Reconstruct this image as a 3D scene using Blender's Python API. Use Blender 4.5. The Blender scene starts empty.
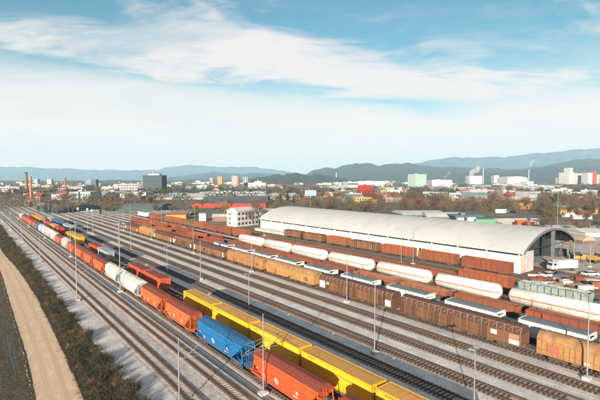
import bpy, math, random
import numpy as np
from mathutils import Vector, Matrix
R = math.radians
random.seed(7); rng = np.random.default_rng(7)
scene = bpy.context.scene
COL = scene.collection

# ---------------------------------------------------------------- camera
CAMH = 27.0; FPX = 430.0
TH = math.atan(338/430.); PITCH = math.atan(21/430.)
cam = bpy.data.cameras.new('camera'); camo = bpy.data.objects.new('camera', cam); COL.objects.link(camo)
cam.sensor_width = 36; cam.lens = 36*FPX/600; cam.clip_start = 0.5; cam.clip_end = 60000
camo.location = (0, 0, CAMH); camo.rotation_euler = (math.pi/2-PITCH, 0, -TH)
scene.camera = camo

# ---------------------------------------------------------------- light
SUN_EL = R(13.8); SUN_AZ = math.atan2(-.80, -.60)      # azimuth of the sun, clockwise from +Y
sd = Vector((math.sin(SUN_AZ)*math.cos(SUN_EL), math.cos(SUN_AZ)*math.cos(SUN_EL), math.sin(SUN_EL)))
sun = bpy.data.lights.new('sun', 'SUN'); suno = bpy.data.objects.new('sun', sun); COL.objects.link(suno)
sun.energy = 5.0; sun.angle = R(.55); sun.color = (1, .86, .70)
suno.rotation_euler = (-sd).to_track_quat('-Z', 'Y').to_euler()
scene.view_settings.view_transform = 'Standard'; scene.view_settings.look = 'None'
scene.view_settings.exposure = 1.55; scene.view_settings.gamma = 1
scene.render.engine = 'CYCLES'
scene.cycles.volume_bounces = 1; scene.cycles.max_bounces = 5
scene.cycles.transparent_max_bounces = 8

world = bpy.data.worlds.new('World'); scene.world = world; world.use_nodes = True
nt = world.node_tree; N = nt.nodes; Lk = nt.links; N.clear()
def wn(t, **k):
    n = N.new(t)
    for a, b in k.items(): setattr(n, a, b)
    return n
def wmath(op, a, b=None, c=None, clamp=False):
    n = wn('ShaderNodeMath', operation=op); n.use_clamp = clamp
    for i, q in enumerate((a, b, c)):
        if q is None: continue
        if isinstance(q, (int, float)): n.inputs[i].default_value = q
        else: Lk.new(q, n.inputs[i])
    return n.outputs[0]
sky = wn('ShaderNodeTexSky', sky_type='NISHITA', sun_disc=False); sky.sun_elevation = SUN_EL; sky.sun_rotation = SUN_AZ
sky.air_density = 1.0; sky.dust_density = .6; sky.ozone_density = 1.6; sky.altitude = 300
tc = wn('ShaderNodeTexCoord'); sep = wn('ShaderNodeSeparateXYZ'); Lk.new(tc.outputs['Generated'], sep.inputs[0])
zc = wmath('MAXIMUM', sep.outputs[2], 0.0)
den = wmath('ADD', zc, 0.10)
cx = wmath('DIVIDE', sep.outputs[0], den); cy = wmath('DIVIDE', sep.outputs[1], den)
comb = wn('ShaderNodeCombineXYZ'); Lk.new(cx, comb.inputs[0]); Lk.new(cy, comb.inputs[1])
mp = wn('ShaderNodeMapping'); mp.inputs['Rotation'].default_value = (0, 0, R(70)); mp.inputs['Scale'].default_value = (.42, 1.0, 1); mp.inputs['Location'].default_value = (-4.6, 9.1, 0)
Lk.new(comb.outputs[0], mp.inputs[0])
def wnoise(vec, scale, detail, rough, dist=0):
    n = wn('ShaderNodeTexNoise'); n.inputs['Scale'].default_value = scale; n.inputs['Detail'].default_value = detail
    n.inputs['Roughness'].default_value = rough; n.inputs['Distortion'].default_value = dist; Lk.new(vec, n.inputs['Vector']); return n.outputs['Fac']
wp = wn('ShaderNodeTexNoise'); wp.inputs['Scale'].default_value = .9; wp.inputs['Detail'].default_value = 3; Lk.new(mp.outputs[0], wp.inputs['Vector'])
wv = wn('ShaderNodeVectorMath', operation='MULTIPLY_ADD'); Lk.new(wp.outputs['Color'], wv.inputs[0]); wv.inputs[1].default_value = (.9, .45, 0); Lk.new(mp.outputs[0], wv.inputs[2])
mp2 = wn('ShaderNodeMapping'); mp2.inputs['Rotation'].default_value = (0, 0, R(9)); mp2.inputs['Scale'].default_value = (.7, 2.1, 1); Lk.new(wv.outputs[0], mp2.inputs[0])
n1 = wnoise(wv.outputs[0], .75, 6, .55, .2); n2 = wnoise(mp2.outputs[0], 1.6, 10, .68, .3)
nn = wmath('ADD', wmath('MULTIPLY', n1, .60), wmath('MULTIPLY', n2, .40))
# cover: veil near the horizon, streaks higher up
def mr(v, a, b, c, d, smooth=True):
    n = wn('ShaderNodeMapRange'); n.interpolation_type = 'SMOOTHSTEP' if smooth else 'LINEAR'
    Lk.new(v, n.inputs[0])
    for i, q in enumerate((a, b, c, d)): n.inputs[i+1].default_value = q
    return n.outputs[0]
elev = zc
n3 = wnoise(mp2.outputs[0], .55, 5, .55, .6)
edge = wmath('ADD', elev, wmath('MULTIPLY', wmath('SUBTRACT', n1, .5), .34))
veil = mr(edge, .275, .12, 0, .97)
veil = wmath('MULTIPLY', veil, wmath('ADD', .72, wmath('MULTIPLY', mr(nn, .36, .56, 0, 1), .28)))
streak = wmath('MULTIPLY', mr(nn, .45, .56, 0, 1), mr(n3, .36, .54, .06, 1))
cl = wmath('MAXIMUM', veil, wmath('MULTIPLY', streak, .84))
film = mr(n2, .42, .74, .0, .24)
cl = wmath('MAXIMUM', cl, film)
low = mr(elev, .0, .075, .30, 1.0)      # the veil thins out right over the horizon
cl = wmath('MULTIPLY', cl, low, clamp=True)
skym = wn('ShaderNodeMix', data_type='RGBA', blend_type='MULTIPLY'); skym.inputs[0].default_value = 1
Lk.new(sky.outputs[0], skym.inputs[6]); skym.inputs[7].default_value = (.36, .64, .61, 1)
hzm = wn('ShaderNodeMix', data_type='RGBA'); Lk.new(mr(elev, .0, .20, .92, .0), hzm.inputs[0]); Lk.new(skym.outputs[2], hzm.inputs[6]); hzm.inputs[7].default_value = (5.9, 4.6, 3.95, 1)
mixc = wn('ShaderNodeMix', data_type='RGBA'); Lk.new(cl, mixc.inputs[0]); Lk.new(hzm.outputs[2], mixc.inputs[6])
mixc.inputs[7].default_value = (5.25, 4.6, 4.2, 1)
bg = wn('ShaderNodeBackground'); Lk.new(mixc.outputs[2], bg.inputs[0]); bg.inputs[1].default_value = .07
wo = wn('ShaderNodeOutputWorld'); Lk.new(bg.outputs[0], wo.inputs[0])

# ---------------------------------------------------------------- projection helpers (for measuring places on the ground)
FWD = Vector((math.sin(TH)*math.cos(PITCH), math.cos(TH)*math.cos(PITCH), -math.sin(PITCH)))
RGT = Vector((math.cos(TH), -math.sin(TH), 0)); UPV = Vector((math.sin(TH)*math.sin(PITCH), math.cos(TH)*math.sin(PITCH), math.cos(PITCH)))
def ray(x, y): return FWD + RGT*((x-300)/FPX) + UPV*((200-y)/FPX)
def gp(x, y, z=0.):
    r = ray(x, y); t = (z-CAMH)/r.z; return Vector((r.x*t, r.y*t, z))
def depth(p): return Vector((p[0], p[1], -CAMH)).dot(FWD)

# ---------------------------------------------------------------- materials
def mat(name, c1, c2=None, scale=1.0, rough=.75, rnd=.0, detail=5, lo=.35, hi=.65, metal=0., stretch=(1, 1, 1), bump=0., bscale=None, c3=None, s3=8., panel=None, spec=.5, grime=None):
    m = bpy.data.materials.new(name); m.use_nodes = True; t = m.node_tree; n = t.nodes; l = t.links
    b = n['Principled BSDF']; b.inputs['Roughness'].default_value = rough; b.inputs['Metallic'].default_value = metal
    b.inputs['Specular IOR Level'].default_value = spec
    if c2 is None: c2 = tuple(q*.8 for q in c1)
    oi = n.new('ShaderNodeObjectInfo'); tcn = n.new('ShaderNodeTexCoord'); mpn = n.new('ShaderNodeMapping')
    l.new(tcn.outputs['Object'], mpn.inputs[0]); mpn.inputs['Scale'].default_value = stretch
    w = n.new('ShaderNodeMath'); w.operation = 'MULTIPLY'; l.new(oi.outputs['Random'], w.inputs[0]); w.inputs[1].default_value = 40
    def noise(sc, de=detail):
        q = n.new('ShaderNodeTexNoise'); q.noise_dimensions = '4D'; q.inputs['Scale'].default_value = sc; q.inputs['Detail'].default_value = de
        q.inputs['Roughness'].default_value = .6
        l.new(mpn.outputs[0], q.inputs['Vector']); l.new(w.outputs[0], q.inputs['W']); return q
    q = noise(scale)
    r = n.new('ShaderNodeMapRange'); l.new(q.outputs['Fac'], r.inputs[0]); r.inputs[1].default_value = lo; r.inputs[2].default_value = hi
    mx = n.new('ShaderNodeMix'); mx.data_type = 'RGBA'; l.new(r.outputs[0], mx.inputs[0]); mx.inputs[6].default_value = (*c1, 1); mx.inputs[7].default_value = (*c2, 1)
    out = mx.outputs[2]
    if c3 is not None:
        q3 = noise(s3, 6); r3 = n.new('ShaderNodeMapRange'); l.new(q3.outputs['Fac'], r3.inputs[0]); r3.inputs[1].default_value = .52; r3.inputs[2].default_value = .68
        m3 = n.new('ShaderNodeMix'); m3.data_type = 'RGBA'; l.new(r3.outputs[0], m3.inputs[0]); l.new(out, m3.inputs[6]); m3.inputs[7].default_value = (*c3, 1); out = m3.outputs[2]
    if panel:     # tone that changes from panel to panel along the wagon
        pl, amt, pc = panel
        sp = n.new('ShaderNodeSeparateXYZ'); l.new(tcn.outputs['Object'], sp.inputs[0])
        d1 = n.new('ShaderNodeMath'); d1.operation = 'DIVIDE'; l.new(sp.outputs[1], d1.inputs[0]); d1.inputs[1].default_value = pl
        fl = n.new('ShaderNodeMath'); fl.operation = 'FLOOR'; l.new(d1.outputs[0], fl.inputs[0])
        ad = n.new('ShaderNodeMath'); ad.operation = 'ADD'; l.new(fl.outputs[0], ad.inputs[0]); l.new(w.outputs[0], ad.inputs[1])
        wn_ = n.new('ShaderNodeTexWhiteNoise'); wn_.noise_dimensions = '1D'; l.new(ad.outputs[0], wn_.inputs['W'])
        mu = n.new('ShaderNodeMath'); mu.operation = 'MULTIPLY'; l.new(wn_.outputs['Value'], mu.inputs[0]); mu.inputs[1].default_value = amt
        m4 = n.new('ShaderNodeMix'); m4.data_type = 'RGBA'; l.new(mu.outputs[0], m4.inputs[0]); l.new(out, m4.inputs[6]); m4.inputs[7].default_value = (*pc, 1); out = m4.outputs[2]
    if grime:     # brake dust and rain streaks gathering low on the sides
        sz = n.new('ShaderNodeSeparateXYZ'); l.new(tcn.outputs['Object'], sz.inputs[0])
        g1 = n.new('ShaderNodeMapRange'); l.new(sz.outputs[2], g1.inputs[0]); g1.inputs[1].default_value = grime[0]; g1.inputs[2].default_value = grime[1]; g1.inputs[3].default_value = .08; g1.inputs[4].default_value = .85 if grime[0] != 3.6 else .45
        mg = n.new('ShaderNodeMapping'); l.new(tcn.outputs['Object'], mg.inputs[0]); mg.inputs['Scale'].default_value = (1, 3.2, .35)
        ng = n.new('ShaderNodeTexNoise'); ng.noise_dimensions = '4D'; ng.inputs['Scale'].default_value = 1.1; ng.inputs['Detail'].default_value = 7; ng.inputs['Roughness'].default_value = .65
        l.new(mg.outputs[0], ng.inputs['Vector']); l.new(w.outputs[0], ng.inputs['W'])
        g2 = n.new('ShaderNodeMapRange'); l.new(ng.outputs['Fac'], g2.inputs[0]); g2.inputs[1].default_value = .38; g2.inputs[2].default_value = .66
        g3 = n.new('ShaderNodeMath'); g3.operation = 'MULTIPLY'; l.new(g1.outputs[0], g3.inputs[0]); l.new(g2.outputs[0], g3.inputs[1])
        m6 = n.new('ShaderNodeMix'); m6.data_type = 'RGBA'; l.new(g3.outputs[0], m6.inputs[0]); l.new(out, m6.inputs[6]); m6.inputs[7].default_value = (.075, .05, .038, 1); out = m6.outputs[2]
    if rnd:
        hs = n.new('ShaderNodeHueSaturation'); l.new(out, hs.inputs['Color'])
        v = n.new('ShaderNodeMapRange'); l.new(oi.outputs['Random'], v.inputs[0]); v.inputs[3].default_value = 1-rnd; v.inputs[4].default_value = 1+rnd
        l.new(v.outputs[0], hs.inputs['Value'])
        v2 = n.new('ShaderNodeMath'); v2.operation = 'FRACT'; m5 = n.new('ShaderNodeMath'); m5.operation = 'MULTIPLY'; l.new(oi.outputs['Random'], m5.inputs[0]); m5.inputs[1].default_value = 7.31
        l.new(m5.outputs[0], v2.inputs[0]); v3 = n.new('ShaderNodeMapRange'); l.new(v2.outputs[0], v3.inputs[0]); v3.inputs[3].default_value = .5-rnd*.06; v3.inputs[4].default_value = .5+rnd*.06
        l.new(v3.outputs[0], hs.inputs['Hue']); out = hs.outputs[0]
    l.new(out, b.inputs['Base Color'])
    if bump:
        qb = noise(bscale or scale*6, 6); bp = n.new('ShaderNodeBump'); bp.inputs['Strength'].default_value = bump; bp.inputs['Distance'].default_value = .05
        l.new(qb.outputs['Fac'], bp.inputs['Height']); l.new(bp.outputs[0], b.inputs['Normal'])
    return m
M = {}
M['ground'] = mat('ground_soil', (.12, .095, .065), (.065, .062, .038), .018, .95, c3=(.16, .14, .10), s3=.09, detail=8)
M['ballast'] = mat('ballast_stone', (.52, .505, .485), (.40, .385, .37), .5, .95, detail=13, lo=.40, hi=.60, bump=.6, bscale=7, c3=(.24, .225, .21), s3=3.6, stretch=(1, .7, 1))
M['ballast_old'] = mat('ballast_rusty', (.29, .25, .215), (.20, .165, .14), .8, .95, detail=10, bump=.5, bscale=9, c3=(.44, .39, .35), s3=7, stretch=(1, .25, 1))
M['ballast_main'] = mat('ballast_main', (.42, .395, .37), (.29, .27, .25), 1.4, .95, detail=12, lo=.42, hi=.58, bump=.6, bscale=9, c3=(.19, .16, .14), s3=4, stretch=(1, .5, 1))
M['sleeper'] = mat('sleeper_wood', (.085, .058, .042), (.045, .034, .028), 2, .9, rnd=.3)
M['sleeper_c'] = mat('sleeper_concrete', (.30, .265, .24), (.22, .19, .17), 2, .9, rnd=.12)
M['rust_b'] = mat('rust_dusted_ballast', (.15, .09, .065), (.10, .062, .045), 1.6, .95, detail=10, stretch=(1, .3, 1), c3=(.26, .2, .165), s3=5)  # rust dust plus the shadow along the rail, both in one brown
M['rail'] = mat('rail_steel', (.12, .065, .04), (.07, .045, .035), 1, .6, metal=.3, stretch=(1, .05, 1))
M['path'] = mat('gravel_path', (.51, .37, .245), (.44, .315, .205), .12, .95, detail=9, c3=(.58, .45, .33), s3=1.1, bump=.25, bscale=8, stretch=(1, .4, 1))
M['scrub'] = mat('scrub_twigs', (.045, .028, .015), (.020, .026, .010), .22, .9, c3=(.15, .09, .035), s3=.35)
M['scrub_floor'] = mat('scrub_floor', (.040, .028, .014), (.020, .018, .010), .4, .95, c3=(.10, .07, .03), s3=1.2)
M['grassy'] = mat('ditch_grass', (.050, .046, .022), (.038, .028, .018), .6, .95, c3=(.12, .11, .05), s3=2)
M['water'] = mat('ditch_water', (.03, .04, .045), (.03, .03, .025), 1, .30)
M['stone'] = mat('edge_stone', (.25, .21, .17), (.17, .145, .12), 4, .9, rnd=.2)
M['asphalt'] = mat('yard_asphalt', (.36, .335, .305), (.23, .21, .19), .08, .9, detail=9, c3=(.44, .41, .37), s3=.5)
M['mud'] = mat('red_mud', (.16, .065, .04), (.09, .05, .035), .3, .95)
M['concrete'] = mat('concrete', (.42, .40, .37), (.33, .31, .29), 1.5, .9)
M['galv'] = mat('galvanised_steel', (.24, .26, .27), (.18, .195, .205), .6, .5, metal=.25)
M['dkmetal'] = mat('dark_metal', (.045, .04, .038), (.07, .05, .04), 1.5, .7, metal=.2)
M['under'] = mat('underframe_rust', (.085, .05, .035), (.045, .035, .03), 1.2, .85, rnd=.2)
M['wheel'] = mat('wheel_steel', (.09, .07, .06), (.05, .045, .04), 3, .6, metal=.3)
def paint(n, c, dirt, k=.62, grime=(2.3, 1.1)): return mat(n, c, dirt, .55, .62, rnd=.10, stretch=(1, 1.6, .5), lo=.40, hi=.40+k*.7, c3=tuple(q*(.82 if n.startswith('container') else .55) for q in dirt), s3=2.6, detail=8, spec=.35, grime=grime)
M['hred'] = paint('hopper_red', (.60, .085, .012), (.40, .07, .02))
M['hor'] = paint('hopper_orange', (.50, .095, .022), (.32, .065, .028))
M['hblue'] = paint('hopper_blue', (.004, .12, .33), (.01, .14, .30))
M['hwhite'] = paint('hopper_white', (.47, .485, .49), (.32, .31, .29))
M['hpale'] = paint('hopper_palegreen', (.42, .48, .38), (.3, .32, .25))
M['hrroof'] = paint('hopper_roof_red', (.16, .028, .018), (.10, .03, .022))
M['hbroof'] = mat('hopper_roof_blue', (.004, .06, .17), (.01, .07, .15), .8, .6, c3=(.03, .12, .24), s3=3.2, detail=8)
M['hwroof'] = paint('hopper_roof_white', (.45, .45, .42), (.3, .29, .26))
M['cyel'] = paint('container_yellow', (.74, .345, .012), (.62, .29, .02), .9, grime=(.7, -.1))
M['cyelr'] = paint('container_roof_tan', (.50, .27, .055), (.42, .22, .055), .9, grime=(.7, -.1))
M['cor'] = paint('container_orange', (.50, .085, .018), (.34, .06, .025), grime=(.7, -.1))
M['corr'] = paint('container_roof_red', (.20, .035, .028), (.15, .035, .028), grime=(.7, -.1))
M['cblue'] = paint('container_blue', (.03, .12, .32), (.05, .1, .2), grime=(.7, -.1))
M['cgrey'] = paint('container_grey', (.30, .34, .37), (.2, .22, .24), grime=(.7, -.1))
M['cgreen'] = paint('container_green', (.05, .25, .12), (.06, .18, .1), grime=(.7, -.1))
M['emblem'] = mat('emblem_white', (.62, .60, .55), (.5, .45, .4), 4, .6)
M['ink'] = mat('lettering_dark', (.05, .04, .04), (.03, .03, .03), 4, .6)
def box_mat(n, c, d, pc, amt=.6): return mat(n, c, d, .5, .75, rnd=.12, stretch=(1, 1.5, .4), c3=tuple(q*.5 for q in d), s3=3, detail=9, panel=(1.55, amt, pc))
M['byel'] = box_mat('covered_yellow', (.40, .225, .07), (.30, .155, .05), (.24, .115, .04), .6)
M['bbrn'] = box_mat('covered_brown', (.060, .026, .014), (.042, .020, .012), (.17, .078, .03), .7)
M['bred'] = box_mat('covered_redbrown', (.20, .07, .035), (.12, .05, .03), (.24, .125, .055), .6)
M['bylr'] = mat('covered_roof_tan', (.31, .175, .065), (.18, .095, .04), .7, .8, rnd=.1, c3=(.15, .08, .05), s3=2.5)
M['bbrr'] = mat('covered_roof_brown', (.062, .028, .019), (.045, .023, .016), .7, .8, rnd=.1, c3=(.09, .05, .04), s3=2.5)
M['rib_d'] = mat('rib_tan', (.22, .115, .04), (.14, .075, .03), 1.5, .8)
M['rib_l'] = mat('rib_brown', (.20, .095, .04), (.12, .055, .025), 1.5, .8)  # ribs paler than the body: sunlit highlight put into the colour
M['palef'] = mat('pale_frame', (.30, .165, .10), (.19, .105, .07), 2, .8)
M['hoodw'] = paint('hood_white', (.50, .50, .485), (.36, .36, .35), 1.2)
M['hoodr'] = mat('hood_roof_grey', (.125, .145, .15), (.09, .105, .11), .6, .6, rnd=.08)
M['teal'] = paint('dark_teal', (.02, .05, .075), (.03, .04, .05))
M['inner'] = mat('shed_inner_dark', (.02, .028, .03), (.014, .018, .02), .5, .9)  # near-black tone: shade inside the shed put into the colour
M['gond'] = mat('gondola_rust', (.27, .072, .018), (.17, .048, .018), .6, .85, rnd=.16, stretch=(1, 1.2, .5), c3=(.10, .045, .028), s3=1.3, detail=9, panel=(1.55, .55, (.13, .045, .02)))
M['gondr'] = mat('gondola_red', (.215, .045, .018), (.14, .036, .018), .6, .85, rnd=.14, stretch=(1, 1.2, .5), c3=(.085, .036, .026), s3=1.3, detail=9, panel=(2.0, .5, (.11, .035, .02)))
M['gondt'] = mat('gondola_teal', (.20, .27, .26), (.13, .18, .18), .6, .8, rnd=.1, c3=(.1, .08, .07), s3=2)
M['rib_g'] = mat('rib_dark_rust', (.11, .045, .025), (.07, .035, .025), 1.5, .85)
M['load'] = mat('rusty_load', (.24, .10, .045), (.13, .065, .035), 1.5, .95, bump=.8, bscale=5, rnd=.25)
M['sand'] = mat('pale_load', (.38, .22, .12), (.28, .16, .08), 1.5, .95, bump=.5, bscale=5)
M['tankw'] = mat('tank_white', (.56, .55, .52), (.47, .445, .40), .5, .45, grime=(3.6, 1.2), rnd=.12, stretch=(1, 1, .5), c3=(.5, .45, .38), s3=1.6)
M['stripe'] = mat('tank_stripe', (.62, .10, .01), (.52, .10, .02), 1, .55)
M['white'] = mat('white_paint', (.56, .55, .53), (.47, .46, .43), .5, .6, rnd=.06)
M['shedroof'] = mat('shed_roof', (.39, .395, .39), (.355, .36, .355), .06, .75, c3=(.33, .335, .33), s3=.35, stretch=(.3, 1, 1), detail=7)
M['shedwall'] = mat('shed_wall', (.55, .525, .485), (.46, .435, .395), .15, .8, c3=(.5, .45, .38), s3=.9)
M['steelg'] = mat('steel_grey', (.115, .13, .135), (.085, .095, .10), .8, .6)
M['glass'] = mat('dark_glass', (.03, .045, .06), (.02, .03, .045), 1, .12)
M['bark'] = mat('bark', (.10, .07, .05), (.06, .045, .035), 3, .95, rnd=.2)
M['birch'] = mat('pale_bark', (.40, .35, .30), (.25, .21, .18), 3, .95)

# ---------------------------------------------------------------- mesh helpers
class MB:
    def __init__(s): s.v = []; s.f = []; s.m = []; s.sm = []
    def add(s, vs, fs, mi=0, smooth=False):
        o = len(s.v); s.v += [tuple(q) for q in vs]; s.f += [tuple(i+o for i in f) for f in fs]; s.m += [mi]*len(fs); s.sm += [smooth]*len(fs); return s
    def box(s, x0, x1, y0, y1, z0, z1, mi=0):
        return s.add([(x0, y0, z0), (x1, y0, z0), (x1, y1, z0), (x0, y1, z0), (x0, y0, z1), (x1, y0, z1), (x1, y1, z1), (x0, y1, z1)],
                     [(0, 3, 2, 1), (4, 5, 6, 7), (0, 1, 5, 4), (1, 2, 6, 5), (2, 3, 7, 6), (3, 0, 4, 7)], mi)
    def prism(s, prof, y0, y1, mi=0, smooth=False, caps=True):
        n = len(prof); vs = [(x, y0, z) for x, z in prof]+[(x, y1, z) for x, z in prof]
        fs = [(i, (i+1) % n, n+(i+1) % n, n+i) for i in range(n)]
        s.add(vs, fs, mi, smooth)
        if caps: s.add(vs, [tuple(range(n))[::-1], tuple(range(n, 2*n))], mi)
        return s
    def cyl(s, p0, p1, r0, r1=None, n=8, mi=0, caps=True, smooth=True):
        r1 = r0 if r1 is None else r1; p0 = Vector(p0); p1 = Vector(p1); d = (p1-p0).normalized()
        a = d.orthogonal().normalized(); b = d.cross(a)
        vs = [p0+(a*math.cos(2*math.pi*i/n)+b*math.sin(2*math.pi*i/n))*r0 for i in range(n)]+[p1+(a*math.cos(2*math.pi*i/n)+b*math.sin(2*math.pi*i/n))*r1 for i in range(n)]
        s.add(vs, [(i, (i+1) % n, n+(i+1) % n, n+i) for i in range(n)], mi, smooth)
        if caps: s.add(vs, [tuple(range(n))[::-1], tuple(range(n, 2*n))], mi)
        return s
    def levels(s, lv, mi=0, caps=True):     # lv: (z, half length, half width)
        vs = []
        for z, L, W in lv: vs += [(-W, -L, z), (W, -L, z), (W, L, z), (-W, L, z)]
        fs = []
        for k in range(len(lv)-1):
            for i in range(4): fs.append((4*k+i, 4*k+(i+1) % 4, 4*k+4+(i+1) % 4, 4*k+4+i))
        if caps: fs += [(3, 2, 1, 0), tuple(4*(len(lv)-1)+i for i in range(4))]
        return s.add(vs, fs, mi)
    def revolve(s, prof, axis_z, n=24, mi=0):   # prof (y, r) round the y axis at height axis_z
        vs = []
        for y, r in prof:
            for i in range(n):
                a = 2*math.pi*i/n; vs.append((r*math.cos(a), y, axis_z+r*math.sin(a)))
        fs = [(k*n+i, k*n+(i+1) % n, (k+1)*n+(i+1) % n, (k+1)*n+i) for k in range(len(prof)-1) for i in range(n)]
        s.add(vs, fs, mi, True); s.add(vs[:n], [tuple(range(n))[::-1]], mi); s.add(vs[-n:], [tuple(range(n))], mi); return s
    def build(s, name, m, parent=None, loc=None):
        me = bpy.data.meshes.new(name); me.from_pydata(s.v, [], s.f)
        for q in (m if isinstance(m, (list, tuple)) else [m]): me.materials.append(q)
        me.polygons.foreach_set('material_index', s.m); me.polygons.foreach_set('use_smooth', s.sm); me.update()
        o = bpy.data.objects.new(name, me); COL.objects.link(o)
        if parent: o.parent = parent
        if loc: o.location = loc
        return o
def tag(o, label=None, cat=None, group=None, kind=None):
    if label: o['label'] = label
    if cat: o['category'] = cat
    if group: o['group'] = group
    if kind: o['kind'] = kind
    return o
def thing(name, label, cat, loc=(0, 0, 0), rz=0, group=None):
    o = bpy.data.objects.new(name, None); COL.objects.link(o); o.location = loc; o.rotation_euler = (0, 0, rz)
    o.empty_display_size = .2
    return tag(o, label, cat, group)
CH = {}
def kids(o):
    if o.name not in CH: CH[o.name] = list(o.children)
    return CH[o.name]
def dup(root, label, loc, rz=0, group=None, scale=None):
    r = root.copy(); COL.objects.link(r); r.location = loc; r.rotation_euler = (0, 0, rz); r['label'] = label
    if group: r['group'] = group
    if scale: r.scale = scale
    for ch in kids(root):
        c = ch.copy(); COL.objects.link(c); c.parent = r
        for g in kids(ch):
            d = g.copy(); COL.objects.link(d); d.parent = c
    return r
ORD = ['first', 'second', 'third', 'fourth', 'fifth', 'sixth', 'seventh', 'eighth', 'ninth', 'tenth', 'eleventh', 'twelfth']
def od(i):
    if i < 12: return ORD[i]
    n = i+1
    return f"{n}{'th' if 10 < n % 100 < 14 else {1:'st',2:'nd',3:'rd'}.get(n % 10,'th')}"

# ---------------------------------------------------------------- setting
def sheet(name, pts, z, m, kind='structure', parent=None):
    b = MB(); b.add([(x, y, z) for x, y in pts], [tuple(range(len(pts)))]); o = b.build(name, m, parent)
    if kind: o['kind'] = kind
    return o
def strip(name, rows, z, m, step=4, jitter=0., kind='structure'):   # rows: (t, left, right)
    ts = np.array([r[0] for r in rows]); b = MB(); vs = []; T = []
    t = ts[0]
    while t < ts[-1]: T.append(t); t += step*(1+t/120.)
    T.append(ts[-1])
    for t in T:
        l = np.interp(t, ts, [r[1] for r in rows])+random.uniform(-jitter, jitter); r = np.interp(t, ts, [r[2] for r in rows])+random.uniform(-jitter, jitter)
        vs += [(l, t, z), (r, t, z)]
    b.add(vs, [(2*i, 2*i+1, 2*i+3, 2*i+2) for i in range(len(T)-1)]); o = b.build(name, m); o['kind'] = kind; return o
sheet('ground', [(-8400, -2800), (12300, -2800), (12300, 12300), (-8400, 12300)], 0, M['ground'])
strip('yard_ballast', [(-20, 16.1, 110), (300, 17.0, 108), (420, 19, 92), (600, 19, 70), (900, 19, 55)], .02, M['ballast'], .5, .22)
strip('main_line_ballast', [(-20, 19.9, 28.2), (900, 19.9, 28.2)], .04, M['ballast_main'], 30)
PATH = [(20, 5.6, 10.0), (57, 6.15, 10.9), (75, 6.9, 11.7), (90, 7.1, 12.1), (111, 7.4, 12.6), (140, 7.9, 12.6), (160, 8.1, 12.2), (185, 7.9, 11.2), (230, 8, 11.0), (300, 8, 11.2), (600, 6, 9)]
strip('gravel_path', PATH, .05, M['path'], 1.2, .12)
M['rut'] = mat('path_rut', (.46, .335, .225), (.39, .28, .185), .5, .95, detail=9, stretch=(1, .12, 1), c3=(.54, .41, .29), s3=1)
for f_ in (.30, .68): strip('wheel_rut', [(a, l_+(r_-l_)*f_-.28, l_+(r_-l_)*f_+.28) for a, l_, r_ in PATH if a < 400], .056, M['rut'], 2.5, .03)
strip('scrub_floor', [(20, 9.6, 15.3), (600, 10.6, 16.6)], .03, M['scrub_floor'], .45, .55)
strip('ditch_bank', [(20, -3, 6.3), (111, -3, 7.8), (300, 0, 8.6), (600, 0, 8)], .015, M['grassy'], 2, .2)
strip('ditch_water', [(66, 4.98, 5.0), (70, 4.95, 5.1), (74, 4.9, 5.3), (78, 5.0, 5.2), (82, 5.0, 5.45), (88, 5.3, 5.45), (92, 5.4, 5.42)], .03, M['water'], .6, .07)
strip('storage_yard', [(-20, 124, 420), (70, 127, 420), (90, 168, 420)], .012, M['asphalt'], 6)
strip('muddy_ground', [(28, 120, 131), (45, 119, 136), (58, 121, 139), (64, 126, 138)], .03, M['mud'], 2, .8)
# drain channel between main line and hopper track
b = MB(); b.box(28.0, 28.12, -10, 700, .0, .12); b.box(28.9, 29.02, -10, 700, .0, .12); o = b.build('cable_channel', M['steelg']); tag(o, 'long open concrete cable channel beside the hopper train', 'cable channel')
sheet('channel_floor', [(28.12, -10), (28.9, -10), (28.9, 700), (28.12, 700)], .046, M['steelg'])

# ---------------------------------------------------------------- tracks
TR = [21.5, 26.1, 31.2, 36.5, 41.5, 46.7, 52.1, 57.5, 62.8, 68.2, 73.6, 79.0, 84.3, 89.7, 95.0, 100.2, 105.5, 117.9]
TN = ['outer main line track nearest the scrub', 'inner main line track beside the cable channel', 'track under the hopper train', 'track under the container train',
      'track hidden just right of the container train', 'shaded empty track right of the containers', 'empty track along the row of catenary masts', 'middle empty track of the open yard',
      'empty track next to the covered wagons', 'track under the brown and yellow covered wagons', 'track under the white hooded wagons', 'track right of the white hooded wagons',
      'track under the red open wagons', 'track under the white tank wagons', 'track right of the white tank wagons', 'track under the grey green open wagon', 'outer freight track beyond the open wagons', 'loading track along the white shed']
sl_mesh = {}
for key in ('sleeper', 'sleeper_c'):
    b = MB(); b.prism([(-.13, 0), (.13, 0), (.10, .11), (-.10, .11)], -1.28, 1.28); o = b.build('sleeper', M[key]); sl_mesh[key] = o.data; bpy.data.objects.remove(o)
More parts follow.
